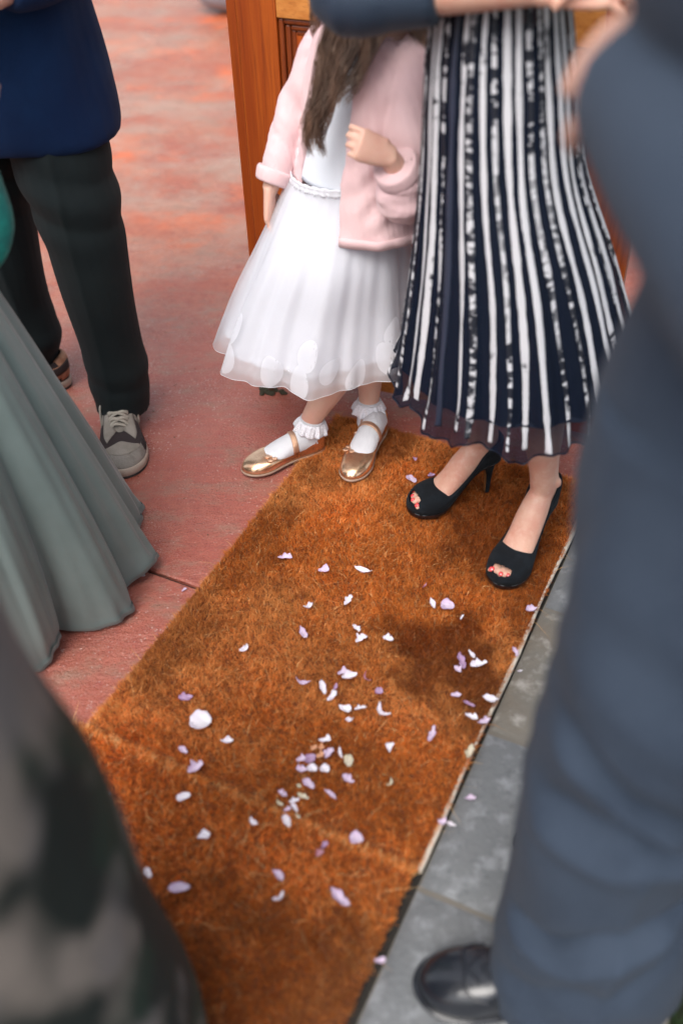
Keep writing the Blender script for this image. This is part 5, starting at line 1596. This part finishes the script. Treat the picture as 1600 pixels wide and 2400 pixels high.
#PETALS#
PETALS = [
    (-0.1259, 1.5540, 0.0205, 0.0312, 0.0197, -0.04, 'lilac', 'torn', "crumpled lilac petal alone on the upper left of the far mat"),
    (-0.2020, 1.2974, 0.0205, 0.0213, 0.0101, 0.83, 'white', 'curl', "small curled white petal between the gown's hem and the middle of the far mat"),
    (-0.3074, 1.1814, 0.0205, 0.0280, 0.0219, 0.03, 'mauve', 'torn', "folded mauve petal just above the big round white petal"),
    (-0.2744, 1.1245, 0.0205, 0.0414, 0.0460, -0.04, 'white', 'oval', "biggest petal, round and white, near the left end of the seam"),
    (-0.2223, 1.0788, 0.0205, 0.0241, 0.0118, -0.04, 'white', 'sliver', "slim white petal right of and below the big round one"),
    (-0.3008, 1.0628, 0.0205, 0.0221, 0.0116, -0.70, 'lilac', 'oval', "small oval lilac petal with a yellow tip, below the big round one"),
    (-0.4443, 1.5319, 0.0020, 0.0256, 0.0155, -0.10, 'white', 'fan', "pale petal on the red floor by the gown's hem"),
    (-0.3425, 1.4833, 0.0020, 0.0129, 0.0064, 0.76, 'lilac', 'sliver', "tiny petal flake on the red floor against the mat's left edge"),
    (-0.0420, 1.5117, 0.0205, 0.0244, 0.0204, -0.04, 'lilac', 'fan', "pale lilac petal with cream tip, left of the long white sliver"),
    (0.0428, 1.5050, 0.0205, 0.0398, 0.0131, -0.33, 'white', 'sliver', "long thin white petal sliver in the upper middle of the far mat"),
    (0.1711, 1.4570, 0.0205, 0.0163, 0.0045, 0.96, 'pink', 'sliver', "tiny dry pinkish sliver left of the second black shoe"),
    (0.0084, 1.4194, 0.0205, 0.0301, 0.0171, 1.02, 'white', 'torn', "crooked white petal below the long white sliver"),
    (0.1827, 1.4024, 0.0205, 0.0294, 0.0106, -1.36, 'white', 'sliver', "narrow white petal standing beside the lilac oval one"),
    (0.2133, 1.3973, 0.0205, 0.0289, 0.0313, -0.17, 'lilac', 'oval', "large lilac oval petal with yellow tip, in front of the black heels"),
    (0.2388, 1.3636, 0.0205, 0.0151, 0.0052, 0.99, 'white', 'sliver', "tiny white petal scrap below the large lilac oval one"),
    (-0.0743, 1.4073, 0.0205, 0.0218, 0.0093, 0.41, 'white', 'curl', "thin curled white petal left of the crooked one"),
    (0.3838, 1.3795, 0.0205, 0.0249, 0.0190, 0.30, 'lilac', 'torn', "lilac petal on the mat's right edge below the black shoe"),
    (-0.0852, 1.3362, 0.0205, 0.0339, 0.0163, -1.23, 'lilac', 'fan', "pale lilac pointed petal left of the torn white pair"),
    (0.0236, 1.3431, 0.0205, 0.0222, 0.0142, -0.99, 'white', 'torn', "upper petal of the torn white pair in the middle of the far mat"),
    (0.0308, 1.3147, 0.0205, 0.0269, 0.0203, 0.58, 'white', 'torn', "lower petal of the torn white pair in the middle of the far mat"),
    (0.0858, 1.3125, 0.0205, 0.0226, 0.0185, -0.34, 'white', 'torn', "ragged white petal right of the torn white pair"),
    (0.2261, 1.2480, 0.0205, 0.0420, 0.0180, -1.44, 'mauve', 'torn', "mauve crumpled petal in the cluster on the right of the dark stain"),
    (0.2472, 1.2650, 0.0205, 0.0230, 0.0090, -1.24, 'white', 'sliver', "narrow white petal, topmost of the cluster right of the dark stain"),
    (0.2158, 1.2296, 0.0205, 0.0196, 0.0149, -0.95, 'lilac', 'torn', "small lilac scrap, leftmost of the cluster right of the dark stain"),
    (0.2583, 1.2409, 0.0205, 0.0353, 0.0214, 0.26, 'white', 'torn', "white torn petal, rightmost of the cluster right of the dark stain"),
    (0.3344, 1.2678, 0.0205, 0.0242, 0.0131, -1.40, 'lilac', 'torn', "lilac petal on the white mat edge above the stone joint"),
    (-0.0074, 1.2307, 0.0205, 0.0199, 0.0166, 0.11, 'lilac', 'fan', "lilac petal touching a white one left of the pink stalk"),
    (0.0059, 1.2198, 0.0205, 0.0318, 0.0155, 0.26, 'white', 'sliver', "white pointed petal touching the lilac one left of the pink stalk"),
    (0.0389, 1.2176, 0.0205, 0.0268, 0.0044, -1.30, 'pink', 'curl', "thin curled pink stalk-like petal left of the dark stain"),
    (-0.0848, 1.2092, 0.0205, 0.0305, 0.0104, -0.34, 'lilac', 'curl', "curved lilac and white petal, left of the upright white oval"),
    (-0.0458, 1.1950, 0.0205, 0.0355, 0.0124, -1.36, 'white', 'oval', "upright narrow white oval petal in the middle of the far mat"),
    (-0.0214, 1.1970, 0.0205, 0.0166, 0.0074, 1.32, 'mauve', 'oval', "tiny mauve petal above the white funnel-shaped one"),
    (-0.0295, 1.1748, 0.0205, 0.0278, 0.0144, 0.94, 'white', 'fan', "white funnel-shaped petal below the tiny mauve one"),
    (0.0612, 1.1829, 0.0205, 0.0155, 0.0177, -0.04, 'mauve', 'oval', "small square mauve petal on the left of the dark stain"),
    (0.2069, 1.1686, 0.0205, 0.0208, 0.0111, 0.00, 'lilac', 'oval', "small oval lilac petal on the right of the dark stain"),
    (0.2710, 1.1559, 0.0205, 0.0301, 0.0207, -0.17, 'white', 'torn', "ragged white petal reaching over the mat's right edge"),
    (0.2282, 1.1451, 0.0205, 0.0250, 0.0086, -0.58, 'mauve', 'sliver', "thin mauve petal below the small oval lilac one"),
    (-0.0056, 1.1447, 0.0205, 0.0265, 0.0177, -0.66, 'white', 'fan', "white fan-shaped petal below the funnel-shaped one"),
    (0.0235, 1.1446, 0.0205, 0.0230, 0.0093, 0.22, 'white', 'torn', "small bow-shaped white petal right of the fan-shaped one"),
    (0.0659, 1.1344, 0.0205, 0.0341, 0.0106, -0.95, 'white', 'curl', "curved white petal below the small square mauve one"),
    (0.2297, 1.1167, 0.0205, 0.0253, 0.0168, -0.51, 'white', 'torn', "left half of the ragged pale pair by the mat's right edge"),
    (0.2518, 1.1054, 0.0205, 0.0260, 0.0139, 0.34, 'lilac', 'torn', "right half of the ragged pale pair by the mat's right edge"),
    (0.0032, 1.1174, 0.0205, 0.0170, 0.0076, 0.19, 'white', 'curl', "small curled white petal below the bow-shaped one"),
    (0.1528, 1.0810, 0.0205, 0.0374, 0.0137, 1.19, 'lilac', 'torn', "upright lilac petal below the dark stain"),
    (-0.0435, 1.0761, 0.0205, 0.0223, 0.0133, 0.03, 'white', 'fan', "white petal just above the heap with the orange petals"),
    (0.0743, 1.0545, 0.0205, 0.0203, 0.0135, 1.33, 'white', 'fan', "white pointed petal right of the heap, under the dark stain"),
    (0.2174, 1.0404, 0.0205, 0.0329, 0.0151, 1.15, 'cream', 'torn', "cream torn petal on the white mat edge beside the grey stone"),
    (-0.0154, 1.0455, 0.0205, 0.0247, 0.0066, -1.42, 'white', 'sliver', "narrow white petal between the heap and the cream oval one"),
    (-0.0011, 1.0297, 0.0205, 0.0256, 0.0181, -1.60, 'cream', 'oval', "cream-white oval petal right of the heap"),
    (-0.2750, 1.0235, 0.0205, 0.0333, 0.0219, 0.73, 'lilac', 'torn', "crumpled streaked lilac petal on the seam, left part"),
    (-0.4279, 0.9671, 0.0205, 0.0297, 0.0157, 0.87, 'lilac', 'oval', "lilac petal beside the blurred printed coat, on the near mat"),
    (-0.2908, 0.9662, 0.0205, 0.0255, 0.0168, 0.34, 'white', 'oval', "white rounded petal on the near mat just below the seam"),
    (-0.1666, 0.9130, 0.0205, 0.0192, 0.0092, -0.93, 'white', 'curl', "small white petal on the near mat left of the seam petals"),
    (-0.2492, 0.8898, 0.0205, 0.0219, 0.0175, 0.31, 'white', 'fan', "white triangular petal in the upper middle of the near mat"),
    (-0.1095, 0.9129, 0.0205, 0.0257, 0.0135, -1.21, 'white', 'oval', "white cupped petal lying on the seam below the heap"),
    (-0.3353, 0.8255, 0.0205, 0.0209, 0.0114, -1.12, 'white', 'oval', "small white oval petal near the coat on the near mat"),
    (-0.2814, 0.7980, 0.0205, 0.0358, 0.0181, 0.04, 'lilac', 'oval', "large boat-shaped lilac petal on the left of the near mat"),
    (-0.1214, 0.8162, 0.0205, 0.0251, 0.0136, -0.75, 'lilac', 'fan', "lilac petal with a pointed tail in the middle of the near mat"),
    (-0.1193, 0.7767, 0.0205, 0.0216, 0.0083, 0.68, 'white', 'curl', "curled off-white petal below the lilac one with a tail"),
    (-0.0856, 1.0297, 0.0285, 0.0181, 0.0160, 0.18, 'lilac', 'torn', "lilac petal on the left of the heap"),
    (-0.0694, 1.0364, 0.0205, 0.0238, 0.0191, 0.76, 'mauve', 'oval', "deep mauve rounded petal in the heap"),
    (-0.0844, 1.0113, 0.0245, 0.0212, 0.0170, -0.04, 'lilac', 'torn', "pale ruffled petal at the lower left of the heap"),
    (-0.0657, 1.0109, 0.0285, 0.0190, 0.0178, -0.41, 'white', 'oval', "white petal at the bottom middle of the heap"),
    (-0.0437, 1.0136, 0.0205, 0.0182, 0.0186, -0.39, 'white', 'oval', "white round petal at the lower right of the heap"),
    (-0.0365, 1.0441, 0.0245, 0.0254, 0.0166, 1.01, 'lilac', 'torn', "white and lilac petal at the right top of the heap"),
    (-0.0624, 1.0528, 0.0285, 0.0145, 0.0126, 0.70, 'peach', 'torn', "left orange petal of the heap"),
    (-0.0513, 1.0427, 0.0205, 0.0177, 0.0152, 0.54, 'peach', 'torn', "lower right orange petal of the heap"),
    (-0.0501, 1.0551, 0.0245, 0.0122, 0.0110, -0.22, 'peach', 'curl', "topmost orange petal of the heap"),
    (-0.0031, 0.9912, 0.0205, 0.0256, 0.0166, -0.69, 'lilac', 'torn', "twisted lilac and white petal right of and below the heap"),
    (-0.0722, 0.9846, 0.0205, 0.0266, 0.0150, -0.75, 'lilac', 'oval', "pale oval petal directly below the heap"),
    (0.0705, 0.9789, 0.0245, 0.0164, 0.0061, 1.04, 'cream', 'curl', "small hook-shaped cream petal far right of the heap"),
    (-0.0894, 0.9799, 0.0205, 0.0105, 0.0059, -0.56, 'cream', 'curl', "tiny hook-shaped cream petal left of the oval under the heap"),
    (-0.1176, 0.9657, 0.0205, 0.0201, 0.0115, -0.63, 'lilac', 'torn', "forked lilac petal at the upper left of the scraps above the seam"),
    (-0.1229, 0.9478, 0.0205, 0.0152, 0.0082, -0.85, 'cream', 'fan', "pale pointed scrap under the forked lilac petal"),
    (-0.0823, 0.9595, 0.0205, 0.0238, 0.0116, -0.57, 'cream', 'torn', "cream torn scrap at the right of the scraps above the seam"),
    (-0.0974, 0.9510, 0.0205, 0.0196, 0.0102, 0.34, 'white', 'torn', "upper white strip among the scraps above the seam"),
    (-0.0963, 0.9373, 0.0205, 0.0195, 0.0087, -0.94, 'white', 'sliver', "lower white strip among the scraps above the seam"),
    (-0.1090, 0.9349, 0.0205, 0.0133, 0.0089, 0.45, 'lilac', 'sliver', "lilac scrap just above the white cupped petal on the seam"),
    (-0.0904, 0.9209, 0.0205, 0.0149, 0.0059, -1.00, 'cream', 'torn', "small cream crumb right of the cupped petal on the seam"),
    (-0.0338, 0.9605, 0.0205, 0.0286, 0.0091, -0.75, 'lilac', 'torn', "wavy lilac petal between the scraps and the twisted petal"),
    (0.0081, 0.8764, 0.0205, 0.0245, 0.0243, -0.51, 'lilac', 'oval', "broad lilac round petal on the right part of the seam"),
    (-0.0451, 0.8656, 0.0205, 0.0148, 0.0120, 0.71, 'mauve', 'torn', "mauve upper half of the dark pink petal pair on the seam"),
    (-0.0538, 0.8514, 0.0205, 0.0153, 0.0135, 0.65, 'pink', 'torn', "deep pink lower half of the dark pink petal pair on the seam"),
    (-0.0209, 0.7730, 0.0205, 0.0425, 0.0184, -0.79, 'lilac', 'torn', "large torn lilac petal with a white tail on the near mat"),
    (0.0378, 0.6712, 0.0205, 0.0175, 0.0111, -0.03, 'lilac', 'fan', "lilac petal at the right edge of the near mat above the black shoe"),
    (0.1535, 0.9020, 0.0205, 0.0144, 0.0150, -0.56, 'lilac', 'fan', "lilac petal folded over the white mat edge near the lower stone joint"),
    (0.2094, 0.9557, 0.0050, 0.0200, 0.0103, -0.00, 'lilac', 'fan', "pale petal lying on the grey stone"),
    (0.1717, 0.9067, 0.0050, 0.0165, 0.0076, -0.43, 'white', 'oval', "small white petal on the stone beside the folded lilac one"),
    (0.1682, 1.8063, 0.0205, 0.0328, 0.0187, -0.88, 'lilac', 'oval', "lilac oval petal between the gold shoes and the black heels"),
    (0.1821, 1.8813, 0.0205, 0.0142, 0.0113, -1.12, 'mauve', 'torn', "tiny mauve scrap behind the lilac oval, near the gold shoe"),
    (0.2165, 1.8173, 0.0205, 0.0185, 0.0107, 0.25, 'mauve', 'sliver', "dark mauve shred beside the ankle of the black heel"),
    (0.3394, 1.2333, 0.0050, 0.0105, 0.0045, 0.20, 'white', 'sliver', "tiny white flake on the buff stone"),
]
for i, (x, y, z, ln, wd, ang, cl, sh, lab) in enumerate(PETALS):
    petal(x, y, z, ln * 0.98, wd * 0.98, ang, cl, sh, lab, i + 1)
petal(-0.548, 1.385, 0.030, 0.026, 0.016, 0.2, 'mauve', 'torn', "mauve petal lying on the turned hem of the sage gown", 99)
